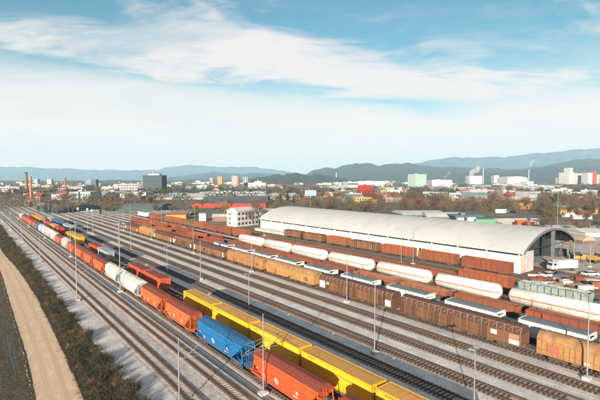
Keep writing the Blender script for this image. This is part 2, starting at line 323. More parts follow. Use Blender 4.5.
for i, d in enumerate(TR):
    key = 'sleeper_c' if i in (0, 1) else 'sleeper'
    t1 = 620 if d < 50 else (520 if d < 75 else 380)
    if d > 110: t1 = 200
    th = thing('railway_track', TN[i][0].upper()*0+TN[i], 'railway track', (d, 0, 0), 0, 'railway tracks of the yard')
    for s in (-1, 1):
        b = MB(); x = s*.755
        b.prism([(x-.07, .15), (x+.07, .15), (x+.02, .19), (x+.02, .24), (x+.04, .25), (x+.04, .29), (x-.04, .29), (x-.04, .25), (x-.02, .24), (x-.02, .19)], -15, t1); b.build('rail', M['rail'], th)
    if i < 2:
        for s in (-1, 1): b = MB(); b.box(s*.755-.17, s*.755+.17, -15, t1, .045, .165); b.build('rust_band', M['rust_b'], th)  # band holds real rust and the rail's shadow, put into the colour
    if i > 1:
        b = MB(); b.add([(-1.5, -15, .035), (1.5, -15, .035), (1.2, -15, .075), (-1.2, -15, .075), (-1.5, t1, .035), (1.5, t1, .035), (1.2, t1, .075), (-1.2, t1, .075)], [(0, 3, 7, 4), (3, 2, 6, 7), (2, 1, 5, 6)]); b.build('track_bed', M['ballast_old'], th)
    tm = max(.3*d, (52.5-.618*d)/.786)-1
    vis = i in (0, 1, 2, 5, 6, 7, 8, 9)
    n = 100 if vis else 0
    for k in range(n):
        o = bpy.data.objects.new('sleeper', sl_mesh[key]); COL.objects.link(o); o.parent = th; o.location = (random.uniform(-.03, .03), tm+k*.62, .045); o.rotation_euler = (0, 0, math.pi/2+random.uniform(-.02, .02))
    b = MB(); t = tm+n*.62
    tend = min(t1, 330)
    while t < tend:
        b.box(-1.28, 1.28, t-.12, t+.12, .05, .155); t += .62
    o = b.build('sleepers', M[key], th); o['kind'] = 'stuff'
# pale end-on switch/ladder lines at the throat
# ---------------------------------------------------------------- rolling stock
def bogie(parent, y, z=.27):
    b = MB()
    for s in (-1, 1):
        b.prism([(0, 0), ] if False else [(s*1.0, z+.30), (s*1.12, z+.30), (s*1.12, z+.62), (s*1.0, z+.62)], y-1.25, y+1.25)
        b.box(s*1.03-.06, s*1.03+.06, y-.35, y+.35, z+.12, z+.30)
        for q in (-.9, .9): b.box(s*1.1-.1, s*1.1+.1, y+q-.16, y+q+.16, z+.30, z+.60)
    b.box(-1.0, 1.0, y-.2, y+.2, z+.35, z+.72)
    o = b.build('bogie', M['under'], parent)
    for q in (-.9, .9):
        w = MB()
        for s in (-1, 1): w.cyl((s*.70, y+q, z+.46), (s*.82, y+q, z+.46), .46, n=16)
        w.cyl((-.7, y+q, z+.46), (.7, y+q, z+.46), .08, n=8); w.build('wheelset', M['wheel'], o)
    return o
def buffers(b, L, z=1.05):
    for e in (-1, 1):
        for s in (-.87, .87): b.cyl((s, e*L, z), (s, e*(L+.5), z), .09, n=8); b.cyl((s, e*(L+.5), z), (s, e*(L+.56), z), .22, n=12)
        b.box(-.12, .12, e*L-.05 if e > 0 else e*L-.5, e*L+.5 if e > 0 else e*L+.05, z-.12, z+.08)
def emblem(parent, x, y, z, r, m, nx=-1, lean=0., lines=2, name='emblem'):
    # a ring with strokes in it and a line or two of lettering below, lying in the side plane
    b = MB()
    def P(u, v): return (x+v*lean-.006, y-u, z+v)
    n = 20
    vs = []
    for i in range(n):
        a = 2*math.pi*i/n
        vs += [P(r*math.cos(a), r*math.sin(a)), P(r*.78*math.cos(a), r*.78*math.sin(a))]
    b.add(vs, [(2*i, 2*((i+1) % n), 2*((i+1) % n)+1, 2*i+1) for i in range(n)])
    def bar(u0, u1, v0, v1): b.add([P(u0, v0), P(u1, v0), P(u1, v1), P(u0, v1)], [(0, 1, 2, 3)])
    bar(-r*.5, r*.5, -.07*r, .12*r); bar(-r*.4, -r*.2, -.5*r, .5*r); bar(r*.05, r*.25, -.6*r, .5*r)
    for k in range(lines):
        u = -r*1.1
        while u < r*1.2:
            w = random.uniform(.10, .2)*r; bar(u, u+w, -r*(1.5+.4*k), -r*(1.25+.4*k)); u += w+.08*r
    return b.build(name, m, parent)
def hopper(body, roof, name_label, k=1.0):
    t = thing('hopper_wagon', name_label, 'hopper wagon')
    b = MB(); A = [(1.30, 4.2*k, 1.30), (2.55, 5.9*k, 1.48), (3.55, 6.6*k, 1.10)]
    b.levels(A)
    def xs(z): return np.interp(z, [a[0] for a in A], [a[2] for a in A])
    def ls(z): return np.interp(z, [a[0] for a in A], [a[1] for a in A])
    for s in (-1, 1):
        for y in (-2.05*k, 2.05*k):
            for q in range(2):
                z0, z1 = A[q][0], A[q+1][0]; x0, x1 = A[q][2]*s, A[q+1][2]*s; o_ = .05*s
                b.add([(x0, y-.06, z0), (x0+o_, y-.06, z0), (x1+o_, y-.06, z1), (x1, y-.06, z1), (x0, y+.06, z0), (x0+o_, y+.06, z0), (x1+o_, y+.06, z1), (x1, y+.06, z1)], [(0, 1, 2, 3), (7, 6, 5, 4), (1, 5, 6, 2)])
        b.add([(s*1.48, -5.82*k, 2.50), (s*1.53, -5.82*k, 2.50), (s*1.53, -5.82*k, 2.60), (s*1.46, -5.82*k, 2.60), (s*1.48, 5.82*k, 2.50), (s*1.53, 5.82*k, 2.50), (s*1.53, 5.82*k, 2.60), (s*1.46, 5.82*k, 2.60)], [(0, 4, 5, 1), (1, 5, 6, 2), (2, 6, 7, 3), (0, 1, 2, 3), (7, 6, 5, 4)])
    # discharge chutes
    for y in (-3.2*k, 0, 3.2*k): b.add([(-1.1, y-1.2, 1.3), (1.1, y-1.2, 1.3), (1.1, y+1.2, 1.3), (-1.1, y+1.2, 1.3), (-.7, y-.4, .6), (.7, y-.4, .6), (.7, y+.4, .6), (-.7, y+.4, .6)], [(0, 1, 5, 4), (1, 2, 6, 5), (2, 3, 7, 6), (3, 0, 4, 7), (4, 5, 6, 7)])
    b.build('body', body, t)
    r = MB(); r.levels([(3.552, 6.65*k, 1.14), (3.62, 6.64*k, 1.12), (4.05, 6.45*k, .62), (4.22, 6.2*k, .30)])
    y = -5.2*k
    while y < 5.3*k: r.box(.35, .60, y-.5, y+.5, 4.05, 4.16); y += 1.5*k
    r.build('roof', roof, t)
    w = MB(); w.box(-.30, .30, -6.3*k, 6.3*k, 4.28, 4.32)
    for q in np.arange(-6.2*k, 6.3*k, 1.5*k): w.box(-.26, .26, q-.03, q+.03, 4.2, 4.28)
    w.cyl((-1.12, -6.2*k, 3.64), (-1.12, 6.2*k, 3.64), .03, n=6); w.build('walkway', roof, t)
    u = MB(); u.box(-1.3, -1.08, -7*k, 7*k, 1.02, 1.28); u.box(1.08, 1.3, -7*k, 7*k, 1.02, 1.28)
    for e in (-1, 1): u.box(-1.3, 1.3, min(e*7*k, e*6.75*k), max(e*7*k, e*6.75*k), 1.0, 1.3); u.box(-1.08, 1.08, min(e*6.7*k, e*5.5*k), max(e*6.7*k, e*5.5*k), 1.22, 1.27)
    buffers(u, 7*k); u.build('underframe', body, t)
    for e in (-1, 1):
        f = MB()
        for s in (-1.1, 1.1):
            f.cyl((s, e*6.8*k, 1.2), (s, e*6.35*k, 3.4), .07, n=6); f.cyl((s, e*6.8*k, 1.28), (s, e*5.3*k, 1.7), .07, n=6)
        f.cyl((-1.1, e*6.7*k, 2.2), (1.1, e*6.7*k, 2.2), .04, n=6)
        for s in (-.55, -.15): f.cyl((s, e*6.9*k, 1.2), (s, e*6.75*k, 4.0), .03, n=6)
        for q in range(8): f.box(-.55, -.15, e*(6.9-q*.018)*k-.02, e*(6.9-q*.018)*k+.02, 1.4+q*.34, 1.43+q*.34)
        f.build('end_frame', body, t)
    for e in (-1, 1): bogie(t, e*5.0*k)
    em = M['emblem']
    lean = (1.48-1.30)/(1.25)*-1
    emblem(t, -1.44-.012, .9*k, 2.1, .42, em, lean=-.144, lines=0)
    for (yy, zz, ww, hh) in ((-3.3*k, 1.95, .35, .45), (3.6*k, 1.75, .5, .16), (3.6*k, 1.52, .4, .1), (-3.2*k, 1.55, .9, .12), (5*k, 2.2, .3, .2)):
        x0 = -np.interp(zz, [1.3, 2.55], [1.30, 1.48])-.01; x1 = -np.interp(zz+hh, [1.3, 2.55], [1.30, 1.48])-.01
        b = MB(); b.add([(x0, yy, zz), (x0, yy+ww, zz), (x1, yy+ww, zz+hh), (x1, yy, zz+hh)], [(0, 1, 2, 3)]); b.build('data_panel', em, t)
    return t
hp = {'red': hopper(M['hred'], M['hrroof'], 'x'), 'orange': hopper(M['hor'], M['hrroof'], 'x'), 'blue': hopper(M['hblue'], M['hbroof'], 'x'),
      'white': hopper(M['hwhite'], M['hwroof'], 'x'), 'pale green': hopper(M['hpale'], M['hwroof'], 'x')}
HOP = [('red', 17.5, 33.2), ('red', 34.0, 49.3), ('blue', 50.4, 66.8), ('orange', 67.9, 80.7), ('orange', 81.3, 95.0), ('white', 95.6, 110.5), ('white', 111, 125), ('orange', 125.4, 138.3),
       ('orange', 138.8, 151.3), ('orange', 151.7, 164.2), ('orange', 164.6, 177.8), ('white', 178.3, 190.2), ('orange', 190.6, 203.8), ('white', 204.2, 217), ('white', 217.4, 230), ('white', 230.4, 243),
       ('white', 243.4, 254), ('blue', 254.5, 266), ('red', 266.5, 279), ('red', 279.5, 292), ('red', 292.5, 305), ('red', 305.5, 318), ('red', 318.5, 331), ('pale green', 332, 345)]
seen = {}
used = {}
def put(protos, key, label, x, t0, t1, base_len, group, rz=0):
    p = protos[key]; k = (t1-t0)/base_len
    if key not in used.get(id(protos), set()):
        used.setdefault(id(protos), set()).add(key)
        kids(p)
        for c in p.children: kids(c)
        p.location = (x, (t0+t1)/2, 0); p['label'] = label; p['group'] = group; p.scale = (1, k, 1); o = p
    else: o = dup(p, label, (x, (t0+t1)/2, 0), 0, group, (1, k, 1))
    return o
nb = ['', 'right behind the lone blue wagon', 'second behind the near blue wagon', 'nearer of the two whites behind orange', 'farther of the two whites behind orange']
for i, (c, a, e) in enumerate(HOP):
    lab = {0: 'red hopper wagon cut by the bottom edge of the frame', 1: 'bright red hopper wagon in front of the blue one', 2: 'clean blue hopper wagon between red and orange ones'}.get(i) or \
        f"{'dirty white' if c=='white' else ('dusty orange' if c=='orange' else c)} hopper wagon, {od(i-3)} behind the near blue one"
    put(hp, c, lab, 31.2, a, e, 15.1, 'hopper wagons coupled in one train')
# containers and flat wagons
def flat():
    t = thing('flat_wagon', 'x', 'flat wagon'); b = MB()
    b.box(-1.25, -1.0, -6.4, 6.4, .95, 1.25); b.box(1.0, 1.25, -6.4, 6.4, .95, 1.25)
    for q in (-6.3, -4, -2, 0, 2, 4, 6.3): b.box(-1.0, 1.0, q-.12, q+.12, 1.0, 1.2)
    b.box(-.25, .25, -6.2, 6.2, .9, 1.19); buffers(b, 6.4); b.build('frame', M['under'], t)
    for e in (-1, 1): bogie(t, e*4.6)
    return t
fl = {'f': flat()}
def container(side, roof):
    t = thing('shipping_container', 'x', 'shipping container'); z0, z1 = 0, 2.72; L = 6.05; W = 1.22
    b = MB(); n = 84
    for s in (-1, 1):
        vs = []
        for i in range(n+1):
            y = -L+.12+(2*L-.24)*i/n; off = (0, .014, .014, 0)[i % 4]
            vs += [(s*(W-.03+off), y, z0+.14), (s*(W-.03+off), y, z1-.1)]
        b.add(vs, [(2*i, 2*i+1, 2*i+3, 2*i+2) for i in range(n)])
    b.add([(-W+.05, L-.05, z0+.1), (W-.05, L-.05, z0+.1), (W-.05, L-.05, z1-.05), (-W+.05, L-.05, z1-.05)], [(0, 1, 2, 3)])
    b.add([(-W+.05, -L, z0+.1), (W-.05, -L, z0+.1), (W-.05, L, z0+.1), (-W+.05, L, z0+.1)], [(0, 1, 2, 3)])
    b.build('body', side, t)
    f = MB()
    for s in (-1, 1):
        for e in (-1, 1): f.box(min(s*W, s*(W-.14)), max(s*W, s*(W-.14)), min(e*L, e*(L-.14)), max(e*L, e*(L-.14)), z0, z1)
        f.box(min(s*W, s*(W-.08)), max(s*W, s*(W-.08)), -L+.14, L-.14, z0+.002, z0+.15); f.box(min(s*W, s*(W-.06)), max(s*W, s*(W-.06)), -L+.14, L-.14, z1-.11, z1-.002)
    for e in (-1, 1): f.box(-W+.14, W-.14, min(e*L, e*(L-.1)), max(e*L, e*(L-.1)), z1-.13, z1-.003); f.box(-W+.14, W-.14, min(e*L, e*(L-.1)), max(e*L, e*(L-.1)), z0+.003, z0+.14)
    f.build('corner_frame', side, t)
    r = MB(); vs = []; n = 60
    for i in range(n+1):
        y = -L+.11+(2*L-.22)*i/n; z = z1-.03+(.008 if i % 4 in (1, 2) else 0); vs += [(-W+.06, y, z), (W-.06, y, z)]
    r.add(vs, [(2*i, 2*i+1, 2*i+3, 2*i+2) for i in range(n)]); r.build('roof', roof, t)
    for s in (-1, 1):
        dmb = MB(); dmb.box(min(s*.02, s*(W-.16)), max(s*.02, s*(W-.16)), -L+.02, -L+.08, z0+.15, z1-.14); dr = dmb.build('door', side, t)
        k = MB()
        for q in (.3, .75): k.cyl((s*q, -L-.01, z0+.18), (s*q, -L-.01, z1-.16), .025, n=6)
        k.build('locking_bar', M['dkmetal'], dr)
    m = MB(); rs = random.Random(5)
    for y0 in (3.6,):
        y = y0
        while y < y0+1.1: m.box(-W-.004, -W+.02, y, y+rs.uniform(.07, .12), z1-.45, z1-.28); y += .22
    m.build('marking', M['ink'], t)
    return t
cp = {'yellow': container(M['cyel'], M['cyelr']), 'orange': container(M['cor'], M['corr']), 'grey blue': container(M['cgrey'], M['cgrey']), 'blue': container(M['cblue'], M['cblue']),
      'amber': container(paint('container_amber', (.62, .25, .03), (.45, .2, .05), grime=(.7, -.1)), M['cyelr'])}
CT = [('yellow', 18.4, 31.3), ('yellow', 31.9, 44.6), ('yellow', 45.3, 57.7), ('yellow', 58.5, 70.8), ('yellow', 71.5, 83.8), ('orange', 97, 108.6), ('orange', 109.2, 121.2), ('grey blue', 144, 155.5), ('orange', 156.2, 168.5),
      ('yellow', 187, 199), ('amber', 199.8, 212), ('orange', 229, 241), ('amber', 241.8, 254), ('orange', 254.8, 267), ('orange', 268, 280), ('amber', 290, 302), ('yellow', 303, 315), ('amber', 316, 328), ('orange', 329, 341)]
for i, (c, a, e) in enumerate(CT):
    lab = {0: 'yellow shipping container cut by the bottom frame edge', 1: 'yellow shipping container beside the near red hopper wagon', 2: 'yellow shipping container in the middle of the near five', 3: 'yellow shipping container beside the near blue hopper wagon',
           4: 'far end yellow shipping container of the near five'}.get(i, f"{c} shipping container, {od(i-5)} beyond the near yellow row")
    o = put(cp, c, lab, 36.5, a, e, 12.1, 'shipping containers on the container train'); o.location.z = 1.26
    put(fl, 'f', f"bare framed flat wagon under the {od(i)} container from the camera", 36.5, a-.3, e+.3, 13.4, 'flat wagons of the container train')
for q, (a, e) in enumerate(((83.9, 96.7), (121.8, 134), (134.4, 143.4))):
    put(fl, 'f', f"empty flat wagon, {od(q)} gap in the container train", 36.5, a, e, 13.4, 'flat wagons of the container train')
for i, (c, a, e) in enumerate((('grey blue', 238, 250), ('blue', 262, 274), ('blue', 275, 287), ('grey blue', 290, 302))):
    o = put(cp, c, f"{c} shipping container on second row, {od(i)} from the camera", 41.5, a, e, 12.1, 'containers on the second row'); o.location.z = 1.26
    put(fl, 'f', f"flat wagon under second row container, {od(i)} from the camera", 41.5, a-.3, e+.3, 13.4, 'flat wagons of the second row')
# covered wagons
def covered(body, roof, diag, patch, far_patch=False, red=False):
    t = thing('covered_wagon', 'x', 'covered wagon'); L = 11.8
    arc = [(1.40, 3.0), (1.37, 3.35), (1.25, 3.68), (1.02, 3.98), (.7, 4.18), (.35, 4.29), (0, 4.32)]
    b = MB()
    for a, e in ((-L, -.12), (.12, L)):
        b.box(-1.39, 1.39, a, e, 1.2, 3.0)
        y = a+.1
        while y < e:
            for s in (-1, 1): b.box(min(s*1.39, s*1.44), max(s*1.39, s*1.475), y-.055, y+.055, 1.2, 3.0, 1)
            y += .775 if not diag else 1.3
    for s in (-1, 1): b.box(min(s*1.39, s*1.43), max(s*1.39, s*1.43), -L, L, 1.12, 1.22); 
    b.box(-1.3, 1.3, -.12, .12, 1.2, 3.0)
    b.build('body', [body, M['rib_l'] if diag else M['rib_d']], t)
    r = MB(); full = [(-x, z) for x, z in arc]+[(x, z) for x, z in arc[::-1][1:]]
    for a, e in ((-L, -.12), (.12, L)):
        r.prism([(x, z+.002) for x, z in full], a, e, smooth=False)
        y = a+.1
        while y < e:
            r.prism([(x*1.022, 3.0+(z-3.0)*1.03) for x, z in full], y-.035, y+.035); y += 1.55 if not diag else 1.3
    r.build('roof', roof, t)
    if diag:
        g = MB(); y = -L+.1
        while y < L-1.2:
            for s in (-1, 1):
                pts = [(x*1.035, 3.0+(z-3.0)*1.045) for x, z in arc[:4]]
                for (xa, za), (xb, zb) in zip(pts, pts[1:]): g.cyl((s*xa, y, za), (s*xb, y, zb), .05, n=5)
                g.cyl((s*pts[3][0], y, pts[3][1]), (s*pts[1][0], y+.75, pts[1][1]), .035, n=4)
            y += 1.3
        for s in (-1, 1): g.cyl((s*1.06, -L, 4.03), (s*1.06, L, 4.03), .045, n=5)
        g.build('roof_frame', M['palef'], t)
    u = MB(); u.box(-1.2, -.95, -L, L, .95, 1.2); u.box(.95, 1.2, -L, L, .95, 1.2); u.box(-1.2, 1.2, -1.2, 1.2, .55, .95); buffers(u, L)
    for y in (-6.5, -3, 3, 6.5): u.box(-1.15, -.9, y-.5, y+.5, .6, .95)
    u.build('underframe', M['under'], t)
    for q in (-9, 9): bogie(t, q)
    for p in patch:
        y0, y1, z0, z1, mm = p; m = MB(); m.box(-1.49, -1.40, y0, y1, z0, z1); m.build('placard', mm, t)
    return t
Wp = M['emblem']
bx = {'y0': covered(M['byel'], M['bylr'], False, [(8.6, 10.2, 1.5, 2.7, mat('door_red', (.42, .09, .05), (.3, .08, .05), 1, .8)), (4.6, 5.3, 1.35, 1.75, Wp)]),
      'b1': covered(M['bbrn'], M['bbrr'], True, [(-11.5, -9.9, 1.3, 2.0, Wp), (-11.5, -9.9, 2.1, 2.9, M['palef']), (-7.9, -6.9, 2.1, 2.8, Wp)]),
      'b2': covered(M['bbrn'], M['bbrr'], True, [(9.6, 11.5, 1.3, 2.9, Wp), (-11.5, -10, 1.3, 2.6, Wp), (8.2, 8.9, 2.3, 2.8, Wp)]),
      'y3': covered(M['byel'], M['bylr'], False, [(6.2, 7.4, 1.3, 2.6, M['hor']), (-9, -7.6, 1.6, 2.6, M['bred'])]),
      'r6': covered(M['bred'], M['bbrr'], False, [(10.6, 11.6, 1.3, 2.9, Wp), (-11.6, -11.1, 1.3, 2.7, Wp)])}
BX = [('y0', 4.5, 28.3, 'tan yellow covered wagon with a red panel, at the right edge'), ('b1', 29.5, 53.7, 'dark brown covered wagon with zigzag roof frame, nearer'), ('b2', 54.8, 78.0, 'dark brown covered wagon with zigzag roof frame and white end panel'),
      ('y3', 79, 100.7, 'golden yellow covered wagon next to the dark brown pair'), ('y3', 101.7, 123.7, 'golden yellow covered wagon with rusty orange patch, farther of two'), ('r6', 125, 149, 'reddish brown covered wagon behind the golden yellow pair'),
      ('b2', 150.2, 169, 'brown covered wagon with zigzag frame, farther along the row'), ('r6', 170, 191, 'reddish covered wagon second beyond the golden pair'), ('y3', 192, 212, 'far yellow covered wagon near the end of the row'), ('r6', 213, 234, 'last reddish covered wagon at the far end of the row')]
for k_, a, e, lab in BX: put(bx, k_, lab, 68.2, a, e, 24.7, 'covered wagons in one long train')
# hooded wagons
def hood():
    t = thing('hooded_wagon', 'x', 'hooded wagon'); L = 5.15
    b = MB()
    for s in (-1, 1): b.box(min(s*1.40, s*1.36), max(s*1.40, s*1.36), -L, L, 1.25, 3.76)
    for s in (-1, 1):
        for y in np.arange(-L+.05, L, 1.02): b.box(min(s*1.40, s*1.43), max(s*1.40, s*1.43), y-.03, y+.03, 1.25, 3.5)
    for e in (-1, 1):
        b.box(-1.36, 1.36, min(e*L, e*(L-.05)), max(e*L, e*(L-.05)), 1.25, 3.3)
    b.build('hood', M['hoodw'], t)
    r = MB(); prof = [(-1.43, 3.76), (-1.30, 3.84), (-.8, 3.89), (0, 3.92), (.8, 3.89), (1.30, 3.84), (1.43, 3.76)]
    r.prism(prof, -L-.02, L+.02); r.build('roof', M['hoodr'], t)
    g = MB(); g.prism([(x*1.015, z+.03) for x, z in prof]+[(1.45, 1.3), (1.37, 1.3), (1.37, 3.7), (-1.37, 3.7), (-1.37, 1.3), (-1.45, 1.3)], L-.16, L+.04); g.prism([(x*1.015, z+.03) for x, z in prof]+[(1.45, 1.3), (1.37, 1.3), (1.37, 3.7), (-1.37, 3.7), (-1.37, 1.3), (-1.45, 1.3)], -L-.04, -L+.16)
    for s in (-1, 1): g.box(min(s*1.42, s*1.48), max(s*1.42, s*1.46), -L, L, 3.66, 3.75)
    g.build('rim', M['white'], t)
    u = MB(); u.box(-1.3, 1.3, -6.9, 6.9, .98, 1.22); buffers(u, 6.9)
    for e in (-1, 1): u.box(-1.25, 1.25, min(e*5.3, e*5.6), max(e*5.3, e*5.6), 1.22, 2.9); u.box(-1.0, -.9, min(e*5.6, e*6.7), max(e*5.6, e*6.7), 1.3, 2.2); u.cyl((.6, e*6.2, 1.2), (.6, e*6.2, 2.5), .25, n=10)
    u.build('underframe', M['teal'], t)
    for e in (-1, 1): bogie(t, e*4.6)
    return t
hd = {'h': hood()}
HD = [(22.6, 33), (36.7, 46.7), (50.3, 61.9), (64.8, 76.2), (80.2, 89.5), (93.9, 103.5), (107.2, 115.7), (119.9, 129.1), (132.6, 143.2)]
for i, (a, e) in enumerate(HD):
    c = (a+e)/2
    put(hd, 'h', f"white sided grey roofed hooded wagon, {od(i)} from the camera", 73.6, c-6.6, c+6.6, 13.2, 'hooded wagons in one row')
# open wagons
def gondola(L, side, load, h=1.9, nr=9, lz=1.2):
    t = thing('open_wagon', 'x', 'open wagon'); b = MB(); z0 = 1.2; z1 = z0+h
    for s in (-1, 1):
        b.box(min(s*1.38, s*1.30), max(s*1.38, s*1.30), -L, L, z0, z1)
        b.box(min(s*1.30, s*1.45), max(s*1.30, s*1.45), -L-.02, L+.02, z1, z1+.10)
        for k in range(nr+1):
            y = -L+.1+(2*L-.2)*k/nr; b.box(min(s*1.38, s*1.46), max(s*1.38, s*1.50), y-.07, y+.07, z0, z1, 1)
    for e in (-1, 1): b.box(-1.30, 1.30, min(e*L, e*(L-.08)), max(e*L, e*(L-.08)), z0, z1); b.box(-1.298, 1.298, min(e*(L+.04), e*(L-.1)), max(e*(L+.04), e*(L-.1)), z1, z1+.10)
    b.build('body', [side, M['rib_g']], t)
    f = MB(); n = 16; vs = []
    rs = random.Random(int(L*100))
    for i in range(n+1):
        for j in range(5):
            vs.append((-1.29+2.58*j/4, -L+.1+(2*L-.2)*i/n, z0+lz+rs.uniform(-.08, .12)+(.14 if j in (1, 2, 3) else 0)))
    f.add(vs, [(5*i+j, 5*i+j+1, 5*i+j+6, 5*i+j+5) for i in range(n) for j in range(4)], smooth=True); f.build('load', load, t)
    u = MB(); u.box(-1.25, 1.25, -L, L, .98, 1.2); buffers(u, L); u.build('underframe', M['under'], t)
    for e in (-1, 1): bogie(t, e*(L-1.8))
    return t
gd = {'orange': gondola(7, M['gond'], M['load'], 2.65), 'red': gondola(7, M['gondr'], M['load'], 1.9, 7), 'low': gondola(7, M['gond'], M['sand'], .8, 8, .55), 'lowr': gondola(7, M['gondr'], M['load'], 1.05, 8, .8),
      'teal': gondola(7.3, M['gondt'], M['load'], 2.45, 10, 2.0), 'flat': gondola(7, M['gondr'], M['load'], 1.25, 7, .9)}
def staked():
    t = gondola(6.6, M['bbrn'], M['load'], 2.5, 14); m = MB()
    for k in range(15):
        y = -6.5+13*k/14; m.box(-1.54, -1.505, y-.1, y+.1, 1.25, 3.5)
    m.build('stake', M['palef'], t); return t
gd['staked'] = staked()
def gput(key, x, a, e, lab, grp): return put(gd, key, lab, x, a, e, 15.2 if key != 'staked' else 14.3, grp)
t = 24; i = 0
for key, L in (('lowr', 14), ('lowr', 15), ('low', 14.5), ('low', 16), ('lowr', 15), ('lowr', 15), ('lowr', 16), ('lowr', 15), ('lowr', 16), ('red', 15), ('lowr', 15), ('red', 15), ('orange', 14), ('red', 14), ('orange', 15), ('red', 15), ('red', 15)):
    gput(key, 84.3, t, t+L-.8, f"{'sand loaded low' if key=='low' else 'rust'} red open wagon before the tank wagons, {od(i)} from the camera", 'red open wagons before the tank wagons'); t += L; i += 1
t = 150; i = 0
for key in ('red', 'orange', 'red', 'red', 'orange', 'red'):
    gput(key, 79.0, t, t+14, f"{key} open wagon right behind the covered wagons, {od(i)} from the camera", 'open wagons behind the covered wagons'); t += 14.8; i += 1
t = 148; i = 0
for key in ('red', 'orange', 'red', 'orange', 'red', 'orange', 'red'):
    gput(key, 73.6, t, t+13, f"{key} open wagon beyond the last hooded wagon, {od(i)} from the camera", 'open wagons beyond the hooded wagons'); t += 14.; i += 1
gput('teal', 100.2, 31, 45.8, 'grey green ribbed open wagon behind the nearest tank wagon', 'open wagons behind the tank wagons')
gput('orange', 100.2, 46.8, 61, 'tall rusty orange open wagon coupled to the grey green one', 'open wagons behind the tank wagons')
gput('red', 100.2, 15, 30.2, 'red open wagon at the right frame edge behind tank wagon', 'open wagons behind the tank wagons')
t = 62
for i in range(6):
    gput('flat', 100.2, t, t+15.4, f"low dark red flat sided wagon behind tank wagons, {od(i)} from the camera", 'low wagons behind the tank wagons'); t += 16
t = 164; i = 0
for key in ('orange', 'orange', 'red', 'orange', 'staked', 'orange', 'orange', 'red', 'orange'):
    gput(key, 102.3 if False else 100.2, t, t+13.4, f"{'brown staked' if key=='staked' else 'tall '+key} open wagon, {od(i)} in the row beside the office house", 'tall open wagons beside the office house'); t += 14.3; i += 1
for i, (key, a, e) in enumerate((('orange', 55.5, 71), ('orange', 72, 86.3), ('orange', 87.8, 102), ('staked', 103.4, 117.5), ('orange', 118.8, 131), ('staked', 133.4, 146), ('staked', 147.5, 160.5))):
    gput(key, 117.9, a, e, f"{'brown staked' if key=='staked' else 'rusty orange'} open wagon along the shed wall, {od(i)} from its open end", 'open wagons along the shed wall')
# tank wagons
def tank():
    t = thing('tank_wagon', 'x', 'tank wagon'); L = 8.35; r = 1.62; zc = 2.86
    b = MB(); b.revolve([(-L, .05), (-L+.05, .5), (-L+.22, .95), (-L+.5, 1.3), (-L+.85, r), (L-.85, r), (L-.5, 1.3), (L-.22, .95), (L-.05, .5), (L, .05)], zc, 28)
    for y in (-4.5, -1.5, 1.5, 4.5): b.revolve([(y-.03, r+.001), (y-.03, r+.012), (y+.03, r+.012), (y+.03, r+.001)], zc, 28)
    b.build('tank', M['tankw'], t)
    s_ = MB()
    for s in (-1, 1):
        vs = []
        for y in (-L+.62, L-.62):
            for a in (-.075, .075, ):
                vs.append((s*(r+.016)*math.cos(a), y, zc+.05+(r)*math.sin(a)))
        s_.add(vs, [(0, 1, 3, 2)])
    for e in (-1, 1):
        vs = []
        n = 14
        for i in range(n+1):
            a = math.pi*i/n
            vs += [(1.45*math.cos(a), e*(L-.62+.47*math.sin(a)**.8+.03), zc-.07), (1.45*math.cos(a), e*(L-.62+.47*math.sin(a)**.8+.03), zc+.17)]
        s_.add(vs, [(2*i, 2*i+1, 2*i+3, 2*i+2) for i in range(n)])
    s_.build('stripe', M['stripe'], t)
    w = MB(); w.box(-.3, .3, -1.4, 1.4, 4.52, 4.55); w.cyl((0, 0, 4.4), (0, 0, 4.66), .3, n=12); w.build('manhole_walkway', M['galv'], t)
    l = MB()
    for s in (-.25, .25): l.cyl((-1.66, s, 1.2), (-1.60, s, 3.4), .025, n=5); l.cyl((-1.60, s, 3.4), (-.5, s, 4.52), .025, n=5)
    for k in range(9): l.cyl((-1.67+k*.007, -.25, 1.3+k*.25), (-1.67+k*.007, .25, 1.3+k*.25), .015, n=5)
    l.build('ladder', M['galv'], t)
    u = MB(); u.box(-1.2, -.95, -8.6, 8.6, .95, 1.2); u.box(.95, 1.2, -8.6, 8.6, .95, 1.2); buffers(u, 8.6)
    for y in (-5.6, 5.6): u.box(-1.2, 1.2, y-.5, y+.5, 1.2, 1.55)
    for e in (-1, 1):
        u.box(-1.2, 1.2, min(e*8.6, e*8.0), max(e*8.6, e*8.0), 1.1, 1.22)
        for s in (-1.1, 1.1): u.cyl((s, e*8.5, 1.2), (s, e*8.5, 2.2), .03, n=5)
        u.cyl((-1.1, e*8.5, 2.2), (1.1, e*8.5, 2.2), .03, n=5)
    u.build('underframe', M['under'], t)
    for e in (-1, 1): bogie(t, e*6.2)
    return t
tk = {'t': tank()}
for i, (a, e) in enumerate(((25.3, 43.4), (44.2, 61), (61.6, 79.6), (80.2, 99.4), (100, 118.2), (118.8, 135.3), (136, 154))):
    put(tk, 't', f"white tank wagon with orange stripe, {od(i)} from the camera", 89.7, a-.1, e+.1, 17.8, 'white tank wagons in one row')
# white and green covered wagon standing far left of the office
t = thing('white_wagon', 'white wagon with green marking beyond the orange open wagons', 'wagon', (100.2, 306, 0))
b = MB(); b.box(-1.4, 1.4, -9, 9, 1.2, 3.9); b.build('body', M['white'], t); b = MB(); b.prism([(-1.45, 3.9), (-1, 4.1), (0, 4.2), (1, 4.1), (1.45, 3.9)], -9, 9); b.build('roof', M['hoodr'], t)
b = MB(); b.box(-1.43, -1.41, 3.5, 8.5, 2.4, 3.3); b.build('marking', M['cgreen'], t)
b = MB(); b.box(-1.2, 1.2, -9, 9, .95, 1.2); buffers(b, 9); b.build('underframe', M['under'], t); bogie(t, -6.5); bogie(t, 6.5)

